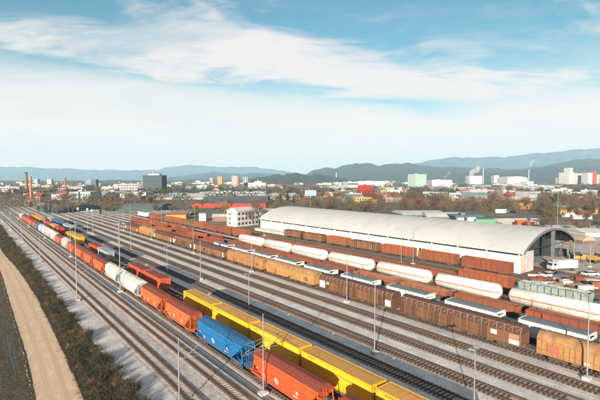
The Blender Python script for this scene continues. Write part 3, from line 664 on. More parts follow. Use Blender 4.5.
# ---------------------------------------------------------------- masts
def mast(h, arm=None, lamp=False, r=.095, platform=False):
    t = thing('catenary_mast', 'x', 'mast'); b = MB(); b.cyl((0, 0, .45), (0, 0, h), r, r*.6, n=10); b.build('pole', M['galv'], t)
    b = MB(); b.box(-.55, .55, -.45, .45, .03, .42); b.box(-.25, .25, -.25, .25, .42, .50); b.build('footing', M['concrete'], t)
    if arm:
        for s in arm:
            a = MB(); a.cyl((0, 0, 6.9), (s*2.6, 0, 6.0), .035, n=6); a.cyl((0, 0, 5.6), (s*2.5, 0, 7.0), .04, n=6); a.cyl((s*.5, 0, 5.9), (s*2.9, 0, 5.75), .03, n=6); a.cyl((0, 0, 7.2), (s*2.5, 0, 7.0), .025, n=6)
            for q in (.25, .4): a.cyl((s*q, 0, 5.6+q*.56), (s*(q+.05), 0, 5.6+(q+.05)*.56), .09, n=8)
            a.build('cantilever_arm', M['galv'], t)
    if lamp:
        a = MB(); a.box(-.7, .7, -.04, .04, h, h+.08); a.build('crossarm', M['galv'], t)
        for s in (-.55, .55): a = MB(); a.levels([(h-.08, .33, .22), (h+.0, .36, .25), (h+.12, .2, .15)]); o = a.build('floodlight', M['galv'], t, (s, .12, .12))
    if platform:
        a = MB(); a.cyl((0, 0, h-1.1), (0, 0, h-1.0), .5, n=10); a.cyl((0, 0, h), (0, 0, h+1.1), .02, n=5)
        for q in range(4): a.box(.45*math.cos(q*1.57)-.15, .45*math.cos(q*1.57)+.15, .45*math.sin(q*1.57)-.15, .45*math.sin(q*1.57)+.15, h-.9, h-.5)
        a.build('lamp_ring', M['galv'], t)
    return t
ms = {'l': mast(8.5, (1,)), 'm': mast(10.3, (1, -1)), 'm1': mast(10.6, (1,), r=.10), 'lamp': mast(8.1, None, True, .09), 'tall': mast(17.5, (1,), r=.13, platform=True), 'slim': mast(10.6, None, False, .11, platform=False)}
ms['lamp'].name = 'lamp_post'; ms['lamp']['category'] = 'lamp post'; ms['slim'].name = 'yard_mast'
MASTS = []
for i, t in enumerate([47.5, 104.5, 161.3, 215.5, 272, 328, 384, 440, 500]):
    MASTS.append(('tall' if i == 1 else 'l', 19.3, t, f"{'tall' if i==1 else 'short'} grey catenary mast beside the scrub, {od(i)} from the camera", 'masts beside the scrub'))
for i, t in enumerate([44.2, 106, 165, 224, 283, 342, 400, 460]):
    MASTS.append(('m' if i != 1 else 'tall', 28.9, t, f"grey catenary mast beside the hopper train, {od(i)} from the camera", 'masts beside the hopper train'))
for i, t in enumerate([44.2, 105.8, 166, 226, 286, 346, 406]):
    MASTS.append(('m1', 49.4, t, f"slim grey mast at the edge of container shadow, {od(i)} from the camera", 'masts right of the container train'))
for i, t in enumerate([24.8, 72.7, 116, 164, 212, 260, 308]):
    MASTS.append(('lamp', 44.2, t, f"yard lamp post with two heads behind the containers, {od(i)} from the camera", 'lamp posts behind the container train'))
for i, t in enumerate([20.7, 66.7, 106, 146, 190, 232, 275]):
    MASTS.append(('slim', 65.45, t, f"slim pale mast in front of the covered wagons, {od(i)} from the camera", 'masts in front of the covered wagons'))
for i, (x, t) in enumerate([(111.5, 84), (109.5, 87), (112, 170), (111, 245), (150, 52), (92.2, 250), (92.2, 310)]):
    MASTS.append(('slim', x, t, f"slim pale mast near the shed side, {od(i)} from the right" if i < 5 else f"slim mast among far red wagons, {od(i-5)} from camera", 'masts on the shed side'))
for k_, x, t, lab, grp in MASTS: o = put(ms, k_, lab, x, t-.5, t+.5, 1.0, grp)
# contact wires
for i, (x, hh) in enumerate(((21.7, 6.6), (26.4, 6.6), (31.4, 6.6), (46.8, 6.6), (52.2, 6.6))):
    t = thing('overhead_wire', ['overhead wire above the outer main line', 'overhead wire above the inner main line', 'overhead wire above the hopper train', 'overhead wire above the shaded empty track', 'overhead wire above the empty track by the masts'][i], 'overhead wire', (x, 0, 0))
    b = MB(); b.cyl((0, 10, 5.75), (0, 480, 5.75), .018, n=4); b.build('contact_wire', M['dkmetal'], t)
    b = MB(); q = 44.5-60
    while q < 460:
        for j in range(8):
            f0 = j/8; f1 = (j+1)/8; zz = lambda f: 7.0-.75*4*f*(1-f)
            b.cyl((0, q+60*f0, zz(f0)), (0, q+60*f1, zz(f1)), .018, n=4, caps=False)
        q += 60
    b.build('messenger_wire', M['dkmetal'], t)
exec_later = []
# ---------------------------------------------------------------- the shed
def shed():
    t = thing('warehouse_shed', 'long white arched roof shed with its near end open', 'shed', (0, 0, 0))
    Y0, Y1 = 56.5, 192.; X0, X1 = 123.2, 160.6; zc = (X0+X1)/2; hw = (X1-X0)/2; rise = 5.6; ze = 6.3; rad = (hw*hw+rise*rise)/(2*rise)
    def arch(x, off=0): return ze+rise-rad+math.sqrt((rad+off)**2-(x-zc)**2)
    n = 36; xs = [X0+(X1-X0)*i/n for i in range(n+1)]
    up = [(x, arch(x)+.0) for x in xs]; dn = [(x, arch(x)-.30) for x in xs][::-1]
    r = MB(); r.prism(up+dn, Y0-1.2, Y1, smooth=False); y = Y0
    while y < Y1: r.prism([(x, arch(x)+.03) for x in xs]+[(x, arch(x)+.002) for x in xs][::-1], y, y+.12); y += 4.5
    ro = r.build('roof', M['shedroof'], t)
    c = MB(); c.prism([(x, arch(x)-.302) for x in xs]+[(x, arch(x)-.34) for x in xs][::-1], Y0-1.0, Y1-.2); c.build('ceiling', M['inner'], t)  # dark sheet added under the roof, with the shade painted in
    g = MB(); g.box(X0-.45, X0-.02, Y0-1.2, Y1, ze-.42, ze-.12); g.build('gutter', M['shedroof'], ro)
    f = MB(); f.prism([(x, arch(x)+.06) for x in xs]+[(x, arch(x)-.6) for x in xs][::-1], Y0-1.45, Y0-1.22); f.build('gable_rim', M['steelg'], t)
    w = MB(); w.box(124.0, 124.25, Y0, Y1-1, 0, 5.15); y = Y0+10
    w.build('wall', M['shedwall'], t)
    d = MB(); d.box(124.05, 124.2, Y0, Y1-1, 5.15, 5.95); d.build('clerestory', M['glass'], t)
    b = MB(); y = Y0+.4
    while y < Y1: b.box(123.6, 124.3, y-.14, y+.14, 5.16, 5.9); b.box(123.86, 124.0, y-.16, y+.16, 0, 5.16); y += 9.6
    b.build('buttress', M['shedwall'], t)
    for y in (88.5, 90.0): b = MB(); b.box(123.93, 124.0, y, y+.9, 2.2, 3.2); b.build('window', M['glass'], t)
    b = MB(); b.box(124.3, 132.5, Y0+.1, Y0+.3, 0, 6.0)
    for x in (126, 128, 130, 132): b.box(x-.06, x+.06, Y0+.0, Y0+.1, 0, 6.0)
    b.build('end_panel', mat('panel_grey', (.40, .39, .38), (.30, .28, .27), .6, .8, c3=(.2, .15, .14), s3=2), t)
    b = MB(); b.box(124.3, X1-.4, Y1-1.3, Y1-1, 0, 9.5 if False else 5.4); b.build('back_wall', M['steelg'], t)
    for x in (145.4, 159.9): b = MB(); b.box(x-.3, x+.3, Y0-.5, Y0+.4, 0, ze+ (0.2 if x > 155 else 5.2)); b.build('column', M['steelg'], t)
    k = 0
    for y in np.arange(Y0+9.5, Y1-4, 9.5): b = MB(); b.box(159.6, 160.2, y-.3, y+.3, 0, ze+.1); b.build('column', M['steelg'], t)
    for y in np.arange(Y0+.2, Y1-4, 9.5):
        b = MB(); b.cyl((X0+1, y, ze+.1), (X1-1, y, ze+.1), .12, n=6)
        for i in range(1, 9):
            x = X0+(X1-X0)*i/9; b.cyl((x, y, ze+.1), (x, y, arch(x)-.35), .07, n=5)
        b.build('roof_truss', M['inner'], t)
    b = MB(); b.prism([(126, 0), (158.5, 0)]+[(x, arch(x)-.9) for x in xs[::-1] if 126 < x < 159], Y0+8, Y0+8.3); b.build('inner_partition', M['inner'], t)  # sheet added across the shed to darken the opening, shade in its colour
    b = MB(); b.box(160.25, 160.45, Y0+6, Y1, 0, 6.2); b.build('side_wall', M['inner'], t)  # wall added to keep the inside dark, in the painted shade tone
shed()
# loading platform before the shed's far part
b = MB(); b.box(120.6, 123.4, 150, 192, .0, 1.1); b.box(120.4, 123.6, 150, 192, 1.1, 1.25); tag(b.build('loading_platform', M['concrete']), 'pale concrete loading platform by far part of white shed', 'platform')

# ---------------------------------------------------------------- yard objects right of the shed
RZ = -TH     # local x axis points to the right of the view
def truck(lab, loc, rz, body=M['white'], L=7.0):
    t = thing('box_truck', lab, 'truck', loc, rz); b = MB(); b.box(-L/2+1.9, L/2, -1.2, 1.2, .9, 3.2); b.build('box_body', body, t)
    c = MB(); c.prism([(-L/2, .6), (-L/2+1.8, .6), (-L/2+1.8, 2.6), (-L/2+.5, 2.6), (-L/2+.05, 1.7)], -1.1, 1.1); c.build('cab', body, t)
    g = MB(); g.prism([(-L/2+.02, 1.72), (-L/2+.46, 2.5), (-L/2+.52, 2.5), (-L/2+.09, 1.72)], -1.0, 1.0); g.box(-L/2+.6, -L/2+1.5, -1.12, 1.12, 1.7, 2.4); g.build('window', M['glass'], t)
    g = MB(); g.box(-L/2+.2, L/2, -.5, .5, .5, .88); g.build('chassis', M['dkmetal'], t)
    for x in (-L/2+.95, L/2-1.3):
        for y in (-1.05, 1.05): w = MB(); w.cyl((x, y-.14, .45), (x, y+.14, .45), .45, n=14); w.build('wheel', M['dkmetal'], t)
    return t
p = gp(562, 270.5); truck('white box truck parked before the open shed end', (p.x, p.y, 0), RZ+.12, L=8.2)
def car(lab, loc, rz, paintm):
    t = thing('parked_car', lab, 'car', loc, rz); b = MB()
    b.prism([(-2.1, .35), (2.1, .35), (2.15, .75), (1.9, .9), (1.0, .95), (-1.9, .95), (-2.15, .8)], -.85, .85); b.build('body', paintm, t)
    c = MB(); c.levels([(.95, .78, 1.6), (1.42, .66, 1.0)]); c.build('cabin', M['glass'], t)
    c = MB(); c.levels([(1.42, .67, 1.02), (1.47, .6, .9)]); c.build('roof', paintm, t)
    for x in (-1.3, 1.3):
        for y in (-.8, .8): w = MB(); w.cyl((x, y-.1, .32), (x, y+.1, .32), .32, n=12); w.build('wheel', M['dkmetal'], t)
    return t
cr = [car('x', (0, 0, 0), 0, M['white']), car('x', (0, 0, 0), 0, M['dkmetal']), car('x', (0, 0, 0), 0, paint('car_blue', (.06, .12, .25), (.05, .1, .2)))]
cpos = [(549, 277, 0, .3, 'white car beside the muddy ground near the shed'), (560, 277.5, 1, -.2, 'dark car behind the grey green open wagon'), (539, 248.5, 2, .2, 'blue car inside the open shed end'),
        (590, 276, 0, .1, 'white car at the right edge near the wagons'), (596, 262, 1, .1, 'dark car at the right edge near the yellow digger')]
firstc = set()
for x, y, k_, a, lab in cpos:
    p = gp(x, y)
    if k_ not in firstc: firstc.add(k_); o = cr[k_]; o.location = p; o.rotation_euler = (0, 0, RZ+a); o['label'] = lab; o['group'] = 'cars parked round the shed yard'
    else: dup(cr[k_], lab, p, RZ+a, 'cars parked round the shed yard')
# lots of parked cars beyond (pixel-sized)
k = 0
for x, y in [(299+2.6*i, 203.5+.25*(i % 3)) for i in range(6)]+[(500+3.1*i, 212.2+.1*i) for i in range(6)]+[(520, 205.5), (526, 206)]:
    p = gp(x, y); dup(cr[k % 3], f"{['white', 'dark', 'blue'][k%3]} car in far parking rows, {od(k)} from the left of its group", p, RZ+random.uniform(-.2, 1.6), 'cars in the far parking rows'); k += 1
def digger(lab, loc, rz):
    ye = mat('digger_yellow', (.36, .20, .025), (.22, .13, .04), 1.2, .7); t = thing('digger', lab, 'excavator', loc, rz)
    b = MB(); b.box(-1.6, 1.6, -1.3, 1.3, 1.0, 2.0); b.box(-1.7, -.6, -1.2, 1.2, 2.0, 2.5); b.build('body', ye, t)
    b = MB(); b.box(-.4, 1.2, -1.2, -.1, 2.0, 3.1); b.build('cab', M['glass'], t)
    for s in (-1.1, 1.1): b = MB(); b.prism([(-1.9, .5), (-1.5, .05), (1.5, .05), (1.9, .5), (1.5, .95), (-1.5, .95)], s-.3, s+.3); b.build('track', M['dkmetal'], t)
    b = MB(); b.cyl((1.2, .4, 1.8), (2.6, .4, 5.2), .28, .24, n=6); b.cyl((2.6, .4, 5.2), (4.6, .4, 6.0), .24, .2, n=6); b.cyl((4.6, .4, 6.1), (5.6, .4, 3.2), .2, .15, n=6); b.build('boom', M['bred'], t)
    b = MB(); b.box(5.3, 6.2, -.1, .9, 2.3, 3.2); b.build('bucket', M['dkmetal'], t); return t
p = gp(579, 261.5); digger('yellow excavator with raised boom behind the shed columns', p, RZ+2.8)
p = gp(594, 262.5); digger('yellow excavator with low cab at the right edge', p, RZ+.5)
# pallet stacks, beams, piles
def stack_(lab, cat, x, y, w, l, h, m, rz=0., n=4, name='pallet_stack'):
    b = MB(); z = 0
    for i in range(n):
        hh = h/n; b.box(-w/2+random.uniform(-.05, .05), w/2, -l/2, l/2+random.uniform(-.1, .1), z+.02, z+hh*.8); b.box(-w/2+.1, w/2-.1, -l/2+.1, l/2-.1, z+hh*.8, z+hh+.02); z += hh
    o = b.build(name, m, None, gp(x, y)); o.rotation_euler = (0, 0, RZ+rz); tag(o, lab, cat, 'stacked goods round the shed yard')
for i, (x, y, w, l, h, m, nm) in enumerate([(537, 283, 3, 1.5, .7, 'stone', 'pale'), (548, 284, 4, 1.2, .6, 'concrete', 'grey'), (557, 286, 3.5, 1.4, .8, 'stone', 'pale'), (566, 284, 2.5, 2, .9, 'white', 'white'), (575, 286, 4, 1.5, .6, 'stone', 'pale'), (583, 281, 3, 2, 1.1, 'gond', 'rusty'),
        (592, 283, 3.5, 2, 1.0, 'concrete', 'grey'), (534, 276, 3.5, 1, .5, 'concrete', 'grey'), (574, 279, 5, 1.2, .5, 'mud', 'dark red'), (540, 279.5, 6, .8, .4, 'gondr', 'red'), (597, 288, 3, 2, 1.6, 'gond', 'rusty'), (586, 290, 3.4, 1.6, 1.1, 'white', 'white'), (532, 262, 5, 3, 2.2, 'teal', 'dark'), (556, 256, 6, 3, 2.6, 'teal', 'dark teal'), (541, 254, 5, 4, 3.0, 'teal', 'dark teal')]):
    stack_(f"{nm} stack of beams or pallets, {od(i)} of the goods around the shed end", 'stack', x, y, w, l, h, M[m], random.uniform(-.3, .5))
for i in range(26):
    x, y = random.uniform(530, 602), random.uniform(271, 290)
    if abs(x-549) < 5 and abs(y-277) < 3 or y > 283 and x < 552: continue
    k_ = random.choice(['stone', 'concrete', 'galv', 'mud', 'under', 'white', 'gondr'])
    stack_({'stone': 'small pale rubble heap', 'concrete': 'small grey slab pile', 'galv': 'small steel parts pile', 'mud': 'low dark red heap', 'under': 'low rusty scrap pile', 'white': 'small white crate', 'gondr': 'small rusty red crate'}[k_]+f", {od(i)} of the loose goods on the yard", 'pile', x, y, random.uniform(.8, 2.6), random.uniform(.6, 1.6), random.uniform(.2, .7), M[k_], random.uniform(-1.2, 1.2), 2, 'goods_pile')
# round white signal boards far along the empty tracks
for i, (x, y, hh) in enumerate(((78, 219, 7), (87.5, 219, 6.5), (92, 219.3, 6))):
    p = gp(x, y); t = thing('signal_post', f"post with round white board beyond the empty tracks, {od(i)} from the left", 'signal', p, RZ, 'round signal boards'); b = MB(); b.cyl((0, 0, 0), (0, 0, hh), .09, n=6); b.build('post', M['galv'], t)
    b = MB(); b.cyl((0, -.12, hh), (0, .05, hh), .75, n=18); b.build('board', M['white'], t)
# poles of the yard
p = gp(590, 267); dup(ms['slim'], 'slim pale pole beside the yellow excavators', p, 0, 'poles of the shed yard', (1, 1, .8))
p = gp(557, 232.5); dup(ms['slim'], 'tall pale pole rising behind the shed roof end', p, 0, 'poles of the shed yard', (1.1, 1.1, 1.9))

# ---------------------------------------------------------------- buildings
W_ = {}
def wallm(k):
    if k not in W_:
        c = {'white': (.43, .42, .40), 'cream': (.34, .29, .22), 'grey': (.30, .31, .31), 'dark': (.03, .04, .05), 'red': (.33, .032, .022), 'pink': (.38, .27, .23), 'teal': (.06, .11, .11), 'yellow': (.50, .32, .07), 'blue': (.15, .19, .22), 'mint': (.30, .40, .37), 'brown': (.17, .10, .07), 'orange': (.50, .22, .05)}[k]
        W_[k] = mat('facade_'+k, c, tuple(q*.8 for q in c), .15, .85, rnd=.10, c3=tuple(q*.7 for q in c), s3=.6)
    return W_[k]
F_ = {}
def roofm(k):
    if k not in F_:
        c = {'red': (.24, .075, .045), 'brown': (.13, .075, .05), 'grey': (.24, .24, .24), 'white': (.40, .395, .38), 'dark': (.06, .065, .07), 'teal': (.085, .115, .11), 'tan': (.30, .24, .18), 'light': (.42, .42, .41), 'blue': (.08, .13, .17)}[k]
        F_[k] = mat('roof_'+k, c, tuple(q*.75 for q in c), .12, .85, rnd=.12, c3=tuple(q*.6 for q in c), s3=.5)
    return F_[k]
wmesh = {}
def window_part(parent, x, y, z, w, h, side='f'):
    k_ = (round(w, 1), round(h, 1), side)
    if k_ not in wmesh:
        b = MB()
        if side == 'f': b.box(-w/2, w/2, -.05, .0, -h/2, h/2)
        else: b.box(.0, .05, -w/2, w/2, -h/2, h/2)
        o = b.build('window', M['glass'], parent); wmesh[k_] = o.data
    else:
        o = bpy.data.objects.new('window', wmesh[k_]); COL.objects.link(o); o.parent = parent
    o.location = (x, y, z)
def building(name, lab, cat, loc, w, d, h, wall, roof, rt='flat', rz=0, win=None, ridge=None, group=None, lx=True):
    t = thing(name, lab, cat, loc, rz, group); b = MB(); b.box(-w/2, w/2, -d/2, d/2, -1, h); b.build('wall', wallm(wall), t)
    r = MB()
    if rt == 'flat':
        r.box(-w/2-.15, w/2+.15, -d/2-.15, d/2+.15, h, h+.5)
        if w > 14: r.box(-w*.2, -w*.05, -d*.2, d*.1, h+.5, h+2.0)
    elif rt == 'gable':
        rr = ridge or min(w, d)*.32
        if lx: r.add([(-w/2-.4, -d/2-.5, h), (w/2+.4, -d/2-.5, h), (w/2+.4, d/2+.5, h), (-w/2-.4, d/2+.5, h), (-w/2-.4, 0, h+rr), (w/2+.4, 0, h+rr)], [(0, 1, 5, 4), (2, 3, 4, 5), (0, 4, 3), (1, 2, 5), (0, 3, 2, 1)])
        else: r.add([(-w/2-.5, -d/2-.4, h), (w/2+.5, -d/2-.4, h), (w/2+.5, d/2+.4, h), (-w/2-.5, d/2+.4, h), (0, -d/2-.4, h+rr), (0, d/2+.4, h+rr)], [(0, 1, 4), (2, 3, 5), (1, 2, 5, 4), (3, 0, 4, 5), (0, 3, 2, 1)])
    elif rt == 'arch':
        rr = ridge or 4; n = 14
        pr_ = [(-w/2+w*i/n, h+rr*math.sin(math.pi*(.06+.88*i/n))-rr*math.sin(math.pi*.06)) for i in range(n+1)]
        r.prism(pr_+[(w/2, h-.2), (-w/2, h-.2)], -d/2-.3, d/2+.3)
    elif rt == 'archx':
        rr = ridge or 4; n = 14; q = MB()
        pr_ = [(-d/2+d*i/n, h+rr*math.sin(math.pi*(.06+.88*i/n))-rr*math.sin(math.pi*.06)) for i in range(n+1)]+[(d/2, h-.2), (-d/2, h-.2)]
        q.prism(pr_, -w/2-.3, w/2+.3); q.v = [(y, x, z) for x, y, z in q.v]; q.f = [f[::-1] for f in q.f]; r = q
    ro = r.build('roof', roofm(roof), t)
    if rt == 'gable' and w < 25: c = MB(); c.box(w*.15, w*.15+.7, -.8, 0, h+.5, h+min(w, d)*.32+1.0); c.build('chimney', roofm('brown'), ro)
    if win:
        nx, ny = win[0], win[1]; ww = win[2] if len(win) > 2 else 1.4; hh = win[3] if len(win) > 3 else 1.5
        for j in range(ny):
            for i in range(nx): window_part(t, -w/2+w*(i+.5)/nx, -d/2-.01, h*(j+.55)/ny, ww, hh)
    return t
def pb(name, lab, cat, x0, x1, yb, yt, d, wall, roof, rt='flat', rz=0., win=None, ridge=None, group=None, lx=True):
    p = gp((x0+x1)/2, yb); Z = depth(p); w = (x1-x0)/FPX*Z; h = (yb-yt)/FPX*Z
    if rt != 'flat':
        ridge = ridge if ridge is not None else h*.25
        h -= ridge
    fw = Vector((math.sin(TH), math.cos(TH), 0)); c = p+fw*(d/2)
    return building(name, lab, cat, (c.x, c.y, 0), w, d, h, wall, roof, rt, RZ+rz, win, ridge, group, lx)
# office house beside the shed: gable end towards the camera, long side along the tracks
def office():
    t = thing('office_building', 'white three storey office with gable end and rows of windows', 'building', (127.5, 224, 0))
    b = MB(); w, d, h = 9.0, 16.5, 8.8
    b.prism([(-w/2, 0), (w/2, 0), (w/2, h), (0, h+1.6), (-w/2, h)], -d/2, d/2)
    p = gp(243, 225.3); t.rotation_euler = (0, 0, -1.40); t.location = (p.x, p.y, 0)
    b.build('wall', wallm('white'), t)
    r = MB(); 
    for s in (-1, 1): r.add([(s*(w/2+.5), -d/2-.4, h-.1), (0, -d/2-.4, h+1.66), (0, d/2+.4, h+1.66), (s*(w/2+.5), d/2+.4, h-.1), (s*(w/2+.5), -d/2-.4, h+.15), (0, -d/2-.4, h+1.95), (0, d/2+.4, h+1.95), (s*(w/2+.5), d/2+.4, h+.15)], [(4, 5, 6, 7), (0, 3, 2, 1), (0, 1, 5, 4), (3, 7, 6, 2), (0, 4, 7, 3)])
    r.build('roof', roofm('light'), t)
    for j in range(3):
        for i in range(6): window_part(t, w/2+.01, -d/2+1.6+i*2.66, 1.7+j*2.8, 1.4, 1.4, 's')
    for j in range(3): window_part(t, -1.8, -d/2-.01, 1.8+j*2.6, 1.0, 1.3, 'f')
office()
B = pb
B('warehouse_hall', 'long red fronted hall with dark upper wall behind the office', 'hall', 192, 266, 207.6, 203.6, 30, 'red', 'dark', 'flat', .0)
B('dark_hall', 'dark box hall standing above the red front', 'hall', 203, 268, 204.6, 197.4, 30, 'dark', 'dark')
B('low_hall', 'very long pale roofed low hall behind the red one', 'hall', 146, 300, 199.5, 193.5, 120, 'cream', 'light', 'archx', 0, None, 6)
B('far_hall', 'wide pale flat hall right of the dark office tower', 'hall', 200, 265, 196.5, 192.5, 70, 'white', 'light')
B('arched_hall', 'teal roofed arched hall at far left beyond containers', 'hall', 42, 68, 213, 205, 50, 'teal', 'teal', 'archx', -.25, None, 5)
B('arched_hall', 'teal roofed arched hall behind the far red wagons', 'hall', 118, 160, 212, 203.5, 40, 'teal', 'teal', 'archx', -.12, None, 6)
B('low_shed', 'dark low shed in front of the teal arched hall', 'shed', 150, 190, 215.5, 211, 18, 'dark', 'grey', 'gable', 0, None, 2)
B('white_building', 'white block with flat roof left of dark tower', 'building', 109, 128, 194.5, 184.5, 60, 'white', 'light', 'flat', .5, (7, 4, 3, 1.6))
B('white_building', 'small white cube building in front of white block', 'building', 118, 125, 200, 194, 20, 'white', 'white', 'flat', .3, (2, 2))
B('white_building', 'bright white low building below the dark tower', 'building', 124, 134, 199, 192.3, 30, 'white', 'white')
B('grey_building', 'pale teal box building below the dark tower', 'building', 133, 146, 199, 192.3, 30, 'mint', 'light')
def tower():
    t = pb('office_tower', 'dark glass office tower with rooftop mast', 'tower', 143, 163, 190.5, 175.5, 28, 'dark', 'dark', 'flat', -.12)
    p = gp(153, 190.5); Z = depth(p); w = 20/FPX*Z; h = 15/FPX*Z
    b = MB()
    for k in range(1, 11): b.box(-w/2-.4, w/2+.4, -14.4, -14.05, h*k/11-.35, h*k/11+.35)
    b.build('floor_band', wallm('teal'), t)
    b = MB(); b.box(-w/2-5, -w/2, -10, 10, 0, h*.8); b.build('side_wing', wallm('blue'), t)
    b = MB(); b.cyl((-w*.12, 0, h), (-w*.12, 0, h+16), .9, .3, n=6); b.box(-w*.3, w*.3, -6, 6, h+.5, h+4); b.build('antenna_mast', wallm('grey'), t)
tower()
def chimney(lab, x, yb, yt, r, m, band=None):
    p = gp(x, yb); Z = depth(p); h = (yb-yt)/FPX*Z; t = thing('factory_chimney', lab, 'chimney', p); b = MB(); b.cyl((0, 0, -1), (0, 0, h), r, r*.72, n=18); b.build('stack', m, t)
    b = MB(); b.cyl((0, 0, h-2), (0, 0, h+.4), r*.82, r*.82, n=18); b.build('rim', band or m, t)
chimney('tall dark capped factory chimney at far left', 26.7, 193, 172.4, 3.1, wallm('brown'), wallm('dark'))
chimney('slim reddish brick chimney right of the dark one', 31.2, 206, 176.5, 1.25, mat('brick_red', (.36, .15, .09), (.28, .11, .07), 1, .9))
chimney('short brick chimney left of the dark tower', 65.8, 194, 178, 1.9, wallm('brown'))
def round_tower(name, lab, cat, x, yb, yt, wpx, wall, win=True):
    p = gp(x, yb); Z = depth(p); h = (yb-yt)/FPX*Z; r = wpx/2/FPX*Z; t = thing(name, lab, cat, p); b = MB(); b.cyl((0, 0, -1), (0, 0, h), r, n=24); b.build('wall', wallm(wall), t)
    b = MB(); b.cyl((0, 0, h), (0, 0, h+2), r*.7, n=20); b.build('roof', roofm('grey'), t); return t
round_tower('gas_tower', 'round pale pink tower among the city blocks', 'tower', 235.5, 186.5, 176.2, 8, 'pink')
B('tower_block', 'slim grey block right of the pink round tower', 'building', 243, 248, 186, 177, 20, 'grey', 'grey', win=(2, 6, 6, 3))
B('tower_block', 'brown brick tower block left of the pair', 'building', 209.5, 213, 184, 177.5, 18, 'pink', 'brown', win=(2, 6, 5, 3))
B('tower_block', 'brown brick tower block right of the pair', 'building', 217.5, 222, 184.5, 176.4, 18, 'orange', 'brown', win=(2, 6, 5, 3))
B('tower_block', 'pale tower block at far left near chimneys', 'building', 34, 37.5, 186, 179.3, 18, 'grey', 'grey')
B('tower_block', 'grey tower block between the far left chimneys', 'building', 47, 51.5, 185, 179.3, 18, 'grey', 'grey')
B('tower_block', 'dark green tower block left of white block', 'building', 90.5, 96, 187, 179.5, 20, 'teal', 'grey')
B('pink_building', 'pinkish long building behind the chimneys', 'building', 41, 53, 188, 185, 40, 'pink', 'red')
B('pink_building', 'small pink house right of the dark hall', 'building', 213, 219, 192, 187.5, 20, 'pink', 'red', 'gable')
B('storage_tower', 'tall white and mint box tower over the trees', 'tower', 411.5, 425.5, 189.5, 174.3, 30, 'mint', 'white', 'flat', .45)
B('red_building', 'bright red box building among bare trees', 'building', 361.5, 370.5, 196, 185.5, 20, 'red', 'red', 'flat', .5)
B('white_building', 'white block left of the bright red building', 'building', 346, 357, 191, 182, 40, 'white', 'white', 'flat', .2, (4, 2, 6, 3))
B('yellow_building', 'long yellow building with dark windows below red one', 'building', 353, 377, 203.5, 197.8, 14, 'yellow', 'tan', 'flat', .1, (9, 2, 1.6, 1.6))
B('ochre_building', 'ochre low hall right of the yellow building', 'building', 380, 392, 191.5, 188, 20, 'yellow', 'tan')
B('yellow_building', 'small pale yellow house among trees right of mint tower', 'building', 468, 475, 197.5, 191.5, 12, 'yellow', 'tan', 'gable')
B('ochre_hall', 'ochre hall front at right above white trailer', 'hall', 520, 532, 209.5, 204, 12, 'orange', 'grey')
B('ochre_hall', 'long ochre hall at the right edge', 'hall', 562, 604, 214, 206.5, 30, 'orange', 'grey', 'gable', -.05, None, 2.5)
B('white_hall', 'white pitched roof hall behind shed, left of pair', 'hall', 403, 446, 217, 211.5, 34, 'teal', 'white', 'archx', .06, None, 2.5)
B('white_hall', 'white pitched roof hall behind shed, right of pair', 'hall', 430, 468, 219.5, 212.8, 26, 'teal', 'white', 'archx', -.1, None, 3)
B('dark_hall', 'dark flat hall behind the green container', 'hall', 455, 484, 221, 216.5, 16, 'dark', 'blue')
B('round_barn', 'round roofed brown barn behind the excavator', 'barn', 577, 594, 244, 235, 10, 'brown', 'tan', 'arch', .3, None, 2.2)
B('white_shed', 'white low arched hall far right behind the shed', 'hall', 548, 580, 231, 226, 16, 'white', 'white', 'archx', .0, None, 1.6)
B('white_shed', 'bright white walled hall at right frame edge', 'hall', 583, 606, 237, 229.5, 14, 'white', 'white', 'gable', .1, None, 1.5)
B('white_shed', 'low white hall left of the bright walled hall', 'hall', 500, 545, 224, 219.5, 16, 'cream', 'white', 'gable', .1, None, 2)
B('small_house', 'small white hut behind the row of orange open wagons', 'hut', 199, 206, 221, 214, 5, 'white', 'grey')
B('long_shed', 'long grey roofed shed left of the office building', 'shed', 212, 229, 221.5, 214.5, 9, 'brown', 'light', 'gable', .05, None, 1.5)
B('small_house', 'reddish hut at the end of the red wagons', 'hut', 166, 186, 219.5, 213, 7, 'orange', 'red', 'gable', 0, None, 1.2)
B('long_shed', 'grey roofed annex between the office and white shed', 'shed', 262, 276, 216, 209, 14, 'grey', 'light', 'gable', -.6, None, 2)
B('silo_block', 'large white silo block on the right horizon', 'silo', 566.5, 573.5, 184.3, 172.5, 60, 'white', 'white', 'flat', .3)
B('silo_block', 'slim white top tower of the silo block', 'silo', 569, 571.8, 184.2, 168, 40, 'white', 'white', 'flat', .3)
B('silo_block', 'white industrial block with slim red neighbour at right horizon', 'silo', 586.5, 592, 184.3, 173, 40, 'white', 'white', 'flat', .2)
B('silo_block', 'red panelled narrow block at the right horizon', 'silo', 592.2, 595.8, 184.2, 171.5, 40, 'red', 'white', 'flat', .2)
B('silo_block', 'small cream block right of the red panelled block', 'silo', 596, 599, 184.2, 174.5, 40, 'cream', 'light', 'flat', .2)
B('silo_block', 'low cream block left of the big white silo block', 'silo', 560, 566.5, 184.2, 177.5, 40, 'cream', 'light', 'flat', .2)
B('silo_block', 'pale grey link hall between two white silo blocks', 'hall', 574.5, 584.5, 184.1, 173.5, 50, 'grey', 'light')
B('white_factory', 'white factory block left of the steam plume stack', 'factory', 432, 452, 187, 180, 60, 'white', 'white')
B('white_factory', 'white factory with stepped roof right of centre horizon', 'factory', 506, 527, 185.5, 176, 80, 'white', 'light', 'arch', .1, None, 8)
B('white_factory', 'wide white factory on the horizon above red building', 'factory', 358, 388, 186, 181.3, 80, 'white', 'white')
B('white_factory', 'white factory block behind steam plume', 'factory', 470, 482, 184.5, 176, 60, 'white', 'light')
B('white_factory', 'small white block on the far right centre horizon', 'factory', 494, 499, 183.5, 175.5, 40, 'white', 'white')
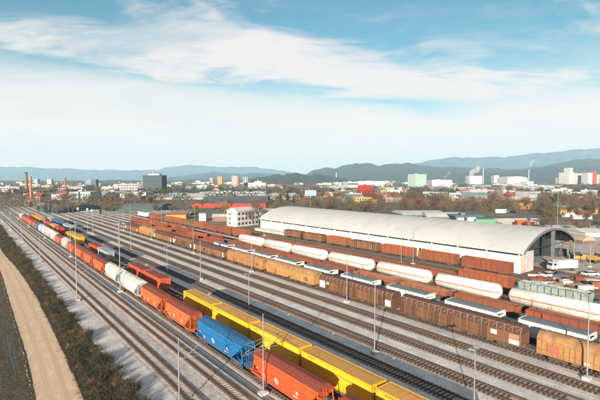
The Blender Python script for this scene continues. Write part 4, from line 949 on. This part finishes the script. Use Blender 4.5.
B('white_building', 'white low block above the shed roof, left', 'building', 248, 266, 188.5, 183, 50, 'white', 'light')
B('white_factory', 'very long white factory roof below the steam plumes', 'factory', 425, 500, 190.5, 187.6, 90, 'blue', 'white')
B('white_factory', 'very long white factory hall below the silo', 'factory', 500, 562, 189.3, 185.5, 90, 'blue', 'light')
def billboard():
    p = gp(310.5, 206.5); Z = depth(p); k = Z/FPX; t = thing('billboard', 'teal billboard on a pole above the shed roof', 'billboard', p, RZ)
    b = MB(); b.box(-.35, .35, -.35, .35, 0, 11*k); b.build('post', M['galv'], t)
    b = MB(); b.box(-5.6*k, 5.6*k, -.6, .4, 10.8*k, 16.2*k); b.build('panel', wallm('mint'), t)
    b = MB(); b.box(-4.2*k, 5.4*k, -.68, -.61, 11.0*k, 15.9*k); b.build('face', mat('billboard_face', (.16, .42, .42), (.12, .34, .36), .3, .6), t)
billboard()
def slim_stack(lab, x, yb, yt, r=1.6):
    p = gp(x, yb); Z = depth(p); h = (yb-yt)/FPX*Z; b = MB(); b.cyl((0, 0, 0), (0, 0, h), r, r*.8, n=12); tag(b.build('flue_stack', wallm('white'), None, p), lab, 'chimney', 'slim flue stacks on the horizon')
slim_stack('white monument like stack left of centre horizon', 336.3, 182.5, 172.5, 3.2)
slim_stack('slim stack right of the big steam plume', 483, 187, 168.5)
slim_stack('slim stack below the small steam puff', 528.5, 187, 170)
# container, trailers, containers behind the shed
for x, y, L, w, m, lab in ((484.5, 224, 12, 2.6, 'cgreen', 'bright green container behind the white shed roof'), (471, 222, 5, 2.6, 'white', 'white container left of the bright green one'), (460, 222.3, 4, 2.6, 'hpale', 'pale green container behind the shed roof'),
        (581, 219, 13, 2.6, 'white', 'long white trailer before the ochre hall'), (568, 217, 8, 2.6, 'white', 'short white trailer left of the long one'), (533, 226, 5, 5, 'white', 'white tank like box near the shed apex'), (500.5, 213, 8, 2.5, 'white', 'white van like box among the far cars'), (522, 225.5, 7, 4, 'hor', 'orange container behind the shed apex'), (529, 227, 4, 3, 'gond', 'rusty container beside the orange one')):
    p = gp(x, y); t = thing('storage_container', lab, 'container', p, RZ+random.uniform(-.1, .1)); b = MB(); b.box(-L/2, L/2, -w/2, w/2, .1, 2.9); b.build('body', M[m], t)
    b = MB(); b.box(-L/2-.03, L/2+.03, -w/2-.03, w/2+.03, 2.9, 3.0); b.build('roof', M[m], t)
b = MB()
for s in (-1, 1): b.cyl((s*.5, 0, 0), (s*.5, 0, 2), .1, n=5)
# random town
protoB = []
fw = Vector((math.sin(TH), math.cos(TH), 0)); rt_ = Vector((math.cos(TH), -math.sin(TH), 0))
spec = [('white', 'red', 'gable'), ('cream', 'red', 'gable'), ('white', 'grey', 'flat'), ('cream', 'brown', 'gable'), ('grey', 'light', 'flat'), ('white', 'white', 'flat'), ('white', 'dark', 'gable'), ('pink', 'red', 'gable'), ('blue', 'light', 'flat'), ('grey', 'dark', 'flat'), ('mint', 'white', 'flat')]
first = {}
cnt = 0
def town(n, ylo, yhi, xlo, xhi, big=.25, power=1.4):
    global cnt
    for _ in range(n):
        y = ylo+(yhi-ylo)*random.random()**power; x = random.uniform(xlo, xhi)
        if 545 < x and 183 < y < 194: y = 181.5
        if y > 186 and (404 < x < 432 or 355 < x < 376 or 140 < x < 168 or (146 < x < 300 and y > 189)): y = 184
        p = gp(x, y); Z = depth(p)
        k = random.randrange(len(spec)); wl, rf, rt = spec[k]
        if rt == 'flat': w = random.uniform(18, 50)*(1 if Z > 800 else .6); d = random.uniform(14, 30); h = random.uniform(6, 12) if random.random() > .06 or Z < 1300 else random.uniform(14, 22)
        else: w = random.uniform(10, 22); d = random.uniform(9, 13); h = random.uniform(4.5, 8)
        near_ = y > 189
        k = (k, near_)
        if k not in first:
            t = building('house' if rt == 'gable' else 'city_block', 'x', 'house' if rt == 'gable' else 'building', (0, 0, 0), 15 if rt == 'gable' else 40, 11 if rt == 'gable' else 22, 6 if rt == 'gable' else 9, wl, rf, rt, 0, ((4, 2, 1.2, 1.2) if rt == 'gable' else (8, 2, 2.2, 1.5)) if near_ else None); first[k] = t; o = t; kids(t)
            for c in t.children: kids(c)
        else: o = dup(first[k], 'x', (0, 0, 0))
        bw, bd, bh = (15, 11, 6) if rt == 'gable' else (40, 22, 9)
        o.location = p; o.rotation_euler = (0, 0, RZ+random.choice((0, .35, -.3, .8, 1.57+.2))); o.scale = (w/bw, d/bd, h/bh)
        o['group'] = 'small houses and blocks of the distant town'
        near = 'far town' if y < 187 else 'town among the trees'
        side = 'left' if x < 200 else ('middle' if x < 400 else 'right')
        o['label'] = f"{wl} walled {rf} roofed {'house' if rt=='gable' else 'block'} in the {near}, {side} part, {od(cnt)}"
        cnt += 1
town(110, 180.9, 187, 0, 600, power=.9); town(80, 186, 193, 0, 600, power=1.); town(46, 192, 203, 0, 300); town(60, 190, 202, 300, 600, power=.8)

# ---------------------------------------------------------------- trees
def tri_mesh(name, P, m, parent=None):    # P: (n,3,3) or (n,4,3)
    n, k = P.shape[:2]; me = bpy.data.meshes.new(name); me.vertices.add(n*k); me.vertices.foreach_set('co', P.reshape(-1).astype(np.float32))
    me.loops.add(n*k); me.loops.foreach_set('vertex_index', np.arange(n*k, dtype=np.int32)); me.polygons.add(n)
    me.polygons.foreach_set('loop_start', np.arange(0, n*k, k, dtype=np.int32)); me.polygons.foreach_set('loop_total', np.full(n, k, dtype=np.int32))
    me.materials.append(m); me.update(calc_edges=True); o = bpy.data.objects.new(name, me); COL.objects.link(o)
    if parent: o.parent = parent
    return o
def blades(c, length, width, up=1.0, spread=1.0):
    n = len(c); d = rng.normal(size=(n, 3))*spread; d[:, 2] = np.abs(d[:, 2])*.6+up; d /= np.linalg.norm(d, axis=1)[:, None]
    s = rng.normal(size=(n, 3)); s -= (s*d).sum(1)[:, None]*d; s /= np.linalg.norm(s, axis=1)[:, None]
    L = length*rng.uniform(.5, 1.3, (n, 1)); Wd = width*rng.uniform(.6, 1.4, (n, 1))
    return np.stack([c-s*Wd/2, c+s*Wd/2, c+d*L], axis=1)
def quads(c, size):
    n = len(c); a = rng.normal(size=(n, 3)); a /= np.linalg.norm(a, axis=1)[:, None]; b_ = rng.normal(size=(n, 3)); b_ -= (b_*a).sum(1)[:, None]*a; b_ /= np.linalg.norm(b_, axis=1)[:, None]
    s = size*rng.uniform(.5, 1.4, (n, 1)); return np.stack([c-a*s, c-b_*s*.6, c+a*s, c+b_*s*.6], axis=1)
def foliage(name, c1, c2, c3): return mat(name, c1, c2, .35, .9, rnd=.35, c3=c3, s3=.9)
M['twig'] = foliage('bare_twigs', (.105, .072, .048), (.065, .045, .033), (.15, .11, .07))
M['rust_l'] = foliage('russet_leaves', (.17, .065, .03), (.10, .045, .025), (.22, .1, .04))
M['olive'] = foliage('olive_leaves', (.085, .085, .035), (.055, .058, .028), (.13, .115, .045))
M['conif'] = foliage('dark_needles', (.022, .036, .018), (.015, .022, .012), (.04, .055, .02))
M['gold'] = foliage('golden_leaves', (.35, .22, .03), (.25, .14, .03), (.4, .3, .06))
def tree(kind, H, seed):
    global rng
    rng = np.random.default_rng(seed); rs = random.Random(seed)
    t = thing({'twig': 'bare_tree', 'rust_l': 'russet_tree', 'olive': 'olive_tree', 'conif': 'conifer_tree', 'gold': 'golden_tree'}[kind], 'x', 'tree')
    b = MB(); th_ = .022*H
    b.cyl((0, 0, -.3), (rs.uniform(-.2, .2), rs.uniform(-.2, .2), H*.5), th_, th_*.5, n=6); tips = []
    for i in range(9):
        a = rs.uniform(0, 6.28); z0 = H*rs.uniform(.2, .5); r = H*rs.uniform(.12, .26); z1 = z0+H*rs.uniform(.2, .45)
        p1 = Vector((r*math.cos(a), r*math.sin(a), min(z1, H*.9))); b.cyl((0, 0, z0), p1, th_*.4, th_*.12, n=4, caps=False); tips.append(p1)
        for j in range(2):
            p2 = p1+Vector((rs.uniform(-1, 1)*H*.1, rs.uniform(-1, 1)*H*.1, H*rs.uniform(.03, .14))); b.cyl(p1, p2, th_*.14, th_*.04, n=3, caps=False); tips.append(p2)
    b.build('trunk', M['bark'], t)
    if kind == 'conif':
        n = 900; z = rng.uniform(.12, 1, n); rr = (1-z)**.8*.24*H*rng.uniform(.4, 1.0, n); a = rng.uniform(0, 6.28, n)
        c = np.stack([rr*np.cos(a), rr*np.sin(a), z*H], 1); P = quads(c, .32*H/10); tri_mesh('crown', P, M[kind], t)
    else:
        tp = np.array([list(p) for p in tips]); n = 850 if kind == 'twig' else 1000
        c = tp[rng.integers(0, len(tp), n)]+rng.normal(size=(n, 3))*np.array([.085, .085, .07])*H
        c[:, 2] = np.clip(c[:, 2], H*.15, H*1.02)
        P = blades(c, .12*H, .010*H, .8) if kind == 'twig' else quads(c, .028*H)
        tri_mesh('crown', P, M[kind], t)
    for c_ in t.children: kids(c_)
    kids(t)
    return t
tk_ = ['twig', 'twig', 'twig', 'rust_l', 'olive', 'conif', 'twig', 'olive']
tp_ = [tree(k, 10, 100+i) for i, k in enumerate(tk_)]
tw = {'twig': 'bare brown', 'rust_l': 'russet leaved', 'olive': 'olive green', 'conif': 'dark conifer', 'gold': 'golden'}
tused = [False]*len(tp_); tn = 0
def plant(k, p, s, lab, group):
    global tn
    if not tused[k]: o = tp_[k]; tused[k] = True; o['label'] = lab; o['group'] = group; o.location = p
    else: o = dup(tp_[k], lab, p, 0, group)
    o.rotation_euler = (0, 0, random.uniform(0, 6.28)); o.scale = (s*random.uniform(.9, 1.3), s*random.uniform(.9, 1.3), s*random.uniform(.85, 1.1)); tn += 1
def grove(n, xlo, xhi, ylo, yhi, where, wts=(3, 3, 3, 1, 1.5, .8, 3, 1), smin=.8, smax=1.35):
    pts = sorted([(random.uniform(xlo, xhi), random.uniform(ylo, yhi)) for _ in range(n)])
    for i, (x, y) in enumerate(pts):
        k = random.choices(range(len(tp_)), wts)[0]; p = gp(x, y)
        if 118 < p.x < 165 and p.y < 195 and p.y > 40: continue
        plant(k, p, random.uniform(smin, smax), f"{tw[tk_[k]]} tree, {od(i)} from left in {where}", 'trees of '+where)
grove(95, 300, 605, 199, 215, 'the brown wood behind the shed')
grove(55, 380, 605, 189, 201, 'the far edge of the brown wood', (3, 3, 3, 3, 1, 1, 3, 1), .9, 1.5)
grove(30, 275, 345, 196, 207, 'the grove behind the billboard', (3, 3, 3, 2, 1, 1, 3, 1))
grove(26, 0, 100, 193, 208, 'the scrub beyond the far left tracks')
grove(18, 95, 165, 196, 209, 'the gardens around the teal arched hall'); grove(16, 38, 165, 212.5, 215, 'the row before the teal arched halls', (3, 3, 3, 2, 1, 1, 3, 1), .6, .95)
grove(10, 168, 232, 206, 220, 'the strip behind the orange open wagons', (3, 3, 3, 1, 1, 1, 3, 1), .6, .9)
grove(14, 520, 600, 222, 236, 'the yard edge behind the shed end', (3, 3, 3, 1, 1, .3, 3, 1), .5, .9)
grove(22, 545, 605, 207, 222, 'the hedges before the ochre hall', (3, 3, 3, 2, 1, .3, 3, 1), .6, 1.)
for x, y, s, lab in ((259, 228, 1.5, 'tall bare tree standing between the office and the shed'), (254, 229, 1.1, 'bare tree right before the office windows'), (265, 225, 1.0, 'small bare tree beside the shed corner')):
    plant(0, gp(x, y), s, lab, 'bare trees beside the office')
gt = tree('gold', 8, 333); gt.location = gp(224, 213); gt['label'] = 'golden yellow tree behind the office gable'
# far woods as one mass
def woods(name, n, ylo, yhi, m, per=26, hgt=9, lab='', xlo=-10, xhi=610, pw=1.):
    cs = []
    for _ in range(n):
        y = ylo+(yhi-ylo)*random.random()**pw; p = gp(random.uniform(xlo, xhi), y); cs.append((p.x, p.y, random.uniform(.6, 1.2)*hgt))
    cs = np.array(cs); base = np.repeat(cs, per, 0); k = len(base); a = rng.uniform(0, 6.28, k); r = rng.uniform(0, 1, k)**.5
    z = rng.uniform(.05, 1, k); rr = r*base[:, 2]*.6*np.sqrt(np.clip(1.1-z, 0, 1)); c = np.stack([base[:, 0]+rr*np.cos(a)*1.6, base[:, 1]+rr*np.sin(a)*1.6, z*base[:, 2]], 1)
    P = quads(c, hgt*.12) if m != 'twig' else np.concatenate([blades(c, hgt*.28, hgt*.05, .8, 1.2)])
    o = tri_mesh(name, P, M[m]); tag(o, lab, 'woodland', None, 'stuff')
woods('bare_woodland', 900, 194, 214, 'twig', 46, 5.5, 'mass of bare brown undergrowth behind the shed', 268, 612)
woods('bare_woodland', 500, 190, 208, 'twig', 40, 8, 'mass of bare brown undergrowth at the far left', -5, 140)
woods('russet_woodland', 160, 192, 204, 'rust_l', 50, 7, 'mass of russet undergrowth right of the mint tower', 400, 612)
woods('evergreen_woodland', 1100, 181, 200, 'conif', 40, 10, 'scattered dark evergreen wood among the town', -5, 612)
woods('olive_woodland', 500, 183, 212, 'olive', 40, 6, 'scattered olive green hedges among the town', -5, 612)
woods('town_greenery', 1500, 181, 193, 'twig', 30, 10, 'bare trees spread all over the distant town', -5, 612)
# scrub beside the path
def scrub():
    n = 30000; t = 20+(np.abs(rng.normal(size=n))*0+rng.uniform(0, 1, n)**1.9)*420
    lo = np.interp(t, [r[0] for r in PATH], [r[2] for r in PATH])+.25; hi = 16.1+.4*np.sin(t*.37)+.5*np.sin(t*1.13+1)
    u = rng.uniform(0, 1, n); x = lo+(hi-lo)*u
    clump = .5+.5*np.sin(x*1.9+np.sin(t*.8)*2)*np.sin(t*1.31+x)
    h = (.28+.75*clump*rng.uniform(.4, 1, n))*np.clip(u*6, .35, 1)*np.where((u > .6), 1.1+1.0*np.clip(np.sin(t*1.9+np.sin(t*.7)*3), -.5, 1), 1)
    # loose taller bushes along the ballast edge
    nb_ = 260; bt = 24+rng.uniform(0, 1, nb_)**1.7*400; bx_ = 15.8+rng.uniform(-.9, 1.1, nb_); bh = rng.uniform(.6, 1.7, nb_); m_ = 34
    x = np.concatenate([x, np.repeat(bx_, m_)+rng.normal(size=nb_*m_)*.28]); t = np.concatenate([t, np.repeat(bt, m_)+rng.normal(size=nb_*m_)*.28]); h = np.concatenate([h, np.repeat(bh, m_)*rng.uniform(.6, 1.1, nb_*m_)]); n = len(x)
    c = np.stack([x, t, np.zeros(n)], 1)
    reps = 3; C = np.repeat(c, reps, 0)+rng.normal(size=(n*reps, 3))*np.array([.14, .14, 0]); C[:, 2] = rng.uniform(.02, .6, n*reps)*np.repeat(h, reps)
    P = blades(C, 1, .05, .7, .8); hh = np.repeat(h, reps)[:, None]; P[:, 2] = P[:, 0]+(P[:, 2]-P[:, 0])*hh*.8
    o = tri_mesh('scrub', P, M['scrub']); tag(o, 'dense dark brown scrub between the gravel path and tracks', 'scrub', None, 'stuff')
scrub()
def verge():
    n = 9000; t = 30+rng.uniform(0, 1, n)**1.6*200; hi = np.interp(t, [r[0] for r in PATH], [r[1] for r in PATH])-.45; x = hi-rng.uniform(0, 1, n)**1.2*4.5
    c = np.stack([x, t, np.full(n, .02)], 1); keep = np.abs(x-np.interp(t, [45, 82, 140], [4.5, 5.2, 5.8])) > .28; c = c[keep]
    P = blades(c, .32, .05, .9, .8); o = tri_mesh('verge_grass', P, mat('verge_green', (.058, .055, .022), (.042, .032, .018), .5, .95, c3=(.14, .12, .05), s3=2)); tag(o, 'olive and brown grass along the ditch at lower left', 'grass', None, 'stuff')
verge()
def tufts():
    n = 5200; t = 30+rng.uniform(0, 1, n)**1.5*260; a_ = [r[0] for r in PATH]; l_ = np.interp(t, a_, [r[1] for r in PATH]); r_ = np.interp(t, a_, [r[2] for r in PATH])
    wob = .35*np.sin(t*1.1)*np.sin(t*.43+1)+.2*np.sin(t*3.1)
    x = np.where(rng.uniform(0, 1, n) < .8, r_+.12-np.abs(rng.normal(size=n))*.22*(1+wob)-.1*wob, l_-.1+np.abs(rng.normal(size=n))*.16)
    P = blades(np.stack([x, t, np.full(n, .05)], 1), .28, .05, .8, .9); o = tri_mesh('path_edge_grass', P, M['scrub']); tag(o, 'ragged dry grass creeping over the edges of the gravel path', 'grass', None, 'stuff')
tufts()
# row of pale stones on the path edge
b = MB(); t = 42
while t < 210:
    x = np.interp(t, [r[0] for r in PATH], [r[1] for r in PATH])-.28+.07*math.sin(t*.6)+.05*math.sin(t*1.7+1); s = random.uniform(.03, .09)
    if random.random() < .4: b.levels([(0.03, s*1.3, s), (s*.9, s, s*.8), (s*1.3, s*.4, s*.4)]); b.v[-12:] = [(vx+x, vy+t, vz) for vx, vy, vz in b.v[-12:]]
    t += random.uniform(.18, .42)
tag(b.build('edge_stones', M['stone']), 'line of pale rubble stones along the left path edge', 'stones', None, 'stuff')
strip('path_rut', [(r[0], r[1]-.14, r[1]+.10) for r in PATH if r[0] < 240], .058, M['scrub_floor'], 1.0, .05)

# ---------------------------------------------------------------- hills
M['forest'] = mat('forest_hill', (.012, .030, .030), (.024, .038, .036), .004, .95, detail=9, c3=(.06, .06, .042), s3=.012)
M['mount'] = mat('mountain_slope', (.05, .085, .095), (.075, .105, .115), .0012, .95, detail=9, c3=(.11, .13, .135), s3=.004)  # pale base tone with part of the distance haze put into the colour
def ridge(name, lab, dist, prof, m, thick=.3, rough=.03, seed=1, bump=.35):
    rr = np.random.default_rng(seed); xs = np.arange(prof[0][0], prof[-1][0]+1, 1.5); px = [a for a, _ in prof]; ys = np.interp(xs, px, [b_ for _, b_ in prof])
    ph = rr.uniform(0, 6.28, 8); ys = ys+sum(bump/(k+1)*np.sin(xs*(.09*(k+1)*1.7)+ph[k]) for k in range(6))
    rows = [0, .15, .3, .45, .6, .75, .88, 1.0, 1.12, 1.4]; hs = [0, .18, .34, .5, .66, .8, .93, 1.0, .85, 0]
    V = []
    for j, (rw, hq) in enumerate(zip(rows, hs)):
        for i, x in enumerate(xs):
            r = ray(x, 179); r = Vector((r.x, r.y, 0)).normalized(); ca = r.dot(Vector((math.sin(TH), math.cos(TH), 0)))
            dd = dist*(1-thick+thick*rw)/ca
            top = CAMH+(179-ys[i])/FPX*dist
            hn = hq*top
            if 0 < j < 7: hn *= 1+rough*6*math.sin(x*.13+j*1.3+ph[j % 8])*(.5+.5*math.sin(x*.31+j*2.1))
            hn = min(hn, top*(1-.02*(7-j)) if j < 7 else hn)
            V.append((r.x*dd, r.y*dd, hn if 0 < j < len(rows)-1 else -.9))
    n = len(xs); F = [(j*n+i, j*n+i+1, (j+1)*n+i+1, (j+1)*n+i) for j in range(len(rows)-1) for i in range(n-1)]
    b = MB(); b.add(V, F, smooth=True); o = b.build(name, m); o['kind'] = 'structure'; return o
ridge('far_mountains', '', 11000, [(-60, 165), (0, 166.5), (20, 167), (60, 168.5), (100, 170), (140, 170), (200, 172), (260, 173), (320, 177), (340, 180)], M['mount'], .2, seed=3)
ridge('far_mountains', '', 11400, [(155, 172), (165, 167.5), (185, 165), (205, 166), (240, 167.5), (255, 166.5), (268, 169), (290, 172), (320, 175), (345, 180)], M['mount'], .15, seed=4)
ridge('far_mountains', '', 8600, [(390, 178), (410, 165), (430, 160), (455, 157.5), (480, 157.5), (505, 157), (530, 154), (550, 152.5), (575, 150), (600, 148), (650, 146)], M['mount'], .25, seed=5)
ridge('hills', '', 7600, [(150, 180), (175, 177), (195, 174), (215, 172), (240, 173.5), (265, 173), (290, 175), (320, 179)], M['forest'], .25, seed=6)
ridge('hills', '', 5600, [(300, 179), (312, 170), (326, 167.5), (334, 169), (342, 166), (355, 163), (370, 163.5), (378, 166), (392, 163.5), (408, 163), (422, 166), (450, 167), (475, 168), (510, 169), (540, 167), (565, 161), (590, 159), (650, 158)], M['forest'], .3, seed=7)
ridge('hills', '', 4300, [(430, 181), (450, 174), (480, 171), (500, 172), (530, 169), (555, 166.5), (575, 167), (600, 167), (650, 166)], M['forest'], .25, seed=8)
ridge('wooded_hill', '', 2600, [(244, 181), (256, 177), (268, 175), (282, 175.5), (296, 172.5), (310, 174.5), (325, 176), (345, 178), (360, 181)], M['forest'], .2, seed=9, bump=.9)
ridge('wooded_hill', '', 3600, [(-40, 181), (0, 180.3), (60, 181), (110, 180.2), (160, 180.5), (220, 179.5), (260, 180)], M['forest'], .2, seed=10)

# ---------------------------------------------------------------- steam and haze
def vol(name, color, dens, aniso=0.):
    m = bpy.data.materials.new(name); m.use_nodes = True; t = m.node_tree; t.nodes.clear(); v = t.nodes.new('ShaderNodeVolumePrincipled'); v.inputs['Color'].default_value = (*color, 1); v.inputs['Density'].default_value = dens
    v.inputs['Anisotropy'].default_value = aniso; o = t.nodes.new('ShaderNodeOutputMaterial'); t.links.new(v.outputs[0], o.inputs['Volume']); return m
import bmesh
def steam(lab, pts, dens=.06):
    bm = bmesh.new()
    fine = []
    for (a, b_) in zip(pts, pts[1:]):
        for q in range(7):
            f = (q+random.random())/7; r_ = a[2]+(b_[2]-a[2])*f
            fine.append((a[0]+(b_[0]-a[0])*f+random.uniform(-.6, .6)*r_, a[1]+(b_[1]-a[1])*f+random.uniform(-.4, .4)*r_, r_*random.uniform(.45, 1.0), a[3]))
    for (x, y, r, yb) in fine:
        p = gp(x, yb); Z = depth(p); zz = CAMH+(179-y)/FPX*Z; s = r/FPX*Z
        bmesh.ops.create_icosphere(bm, subdivisions=2, radius=s, matrix=Matrix.Translation((p.x+random.uniform(-.3, .3)*s, p.y+random.uniform(-.3, .3)*s, zz)))
    me = bpy.data.meshes.new('steam_plume'); bm.to_mesh(me); bm.free(); me.materials.append(vol('steam', (.97, .97, .97), dens)); o = bpy.data.objects.new('steam_plume', me); COL.objects.link(o); tag(o, lab, 'steam', None, 'stuff')
steam('large white steam plume over the factories right of the mint tower', [(469.5, 184, 1.0, 186), (469, 181, 1.5, 186), (469.5, 177.5, 1.7, 186), (471, 174, 2.2, 186), (473.5, 171.5, 2.4, 186), (476, 169.5, 2.3, 186), (478.5, 167.5, 1.8, 186)])
steam('thin white steam puff right of the mint tower', [(444, 178.5, .9, 185), (446, 176.5, 1.2, 185), (448, 173.5, 1.3, 185), (449.5, 171, 1.1, 185)], .03)
steam('small steam puff on top of slim stack', [(528.6, 168.6, .8, 187), (529.6, 166, 1.3, 187), (531.5, 163, 2.0, 187), (533, 160.5, 1.8, 187)], .035)
b = MB(); b.box(-8500, 12400, -2900, 12400, -2.0, 700)
hz = b.build('haze', vol('haze_air', (.45, .72, .92), 8.0e-5, 0.)); hz['kind'] = 'stuff'
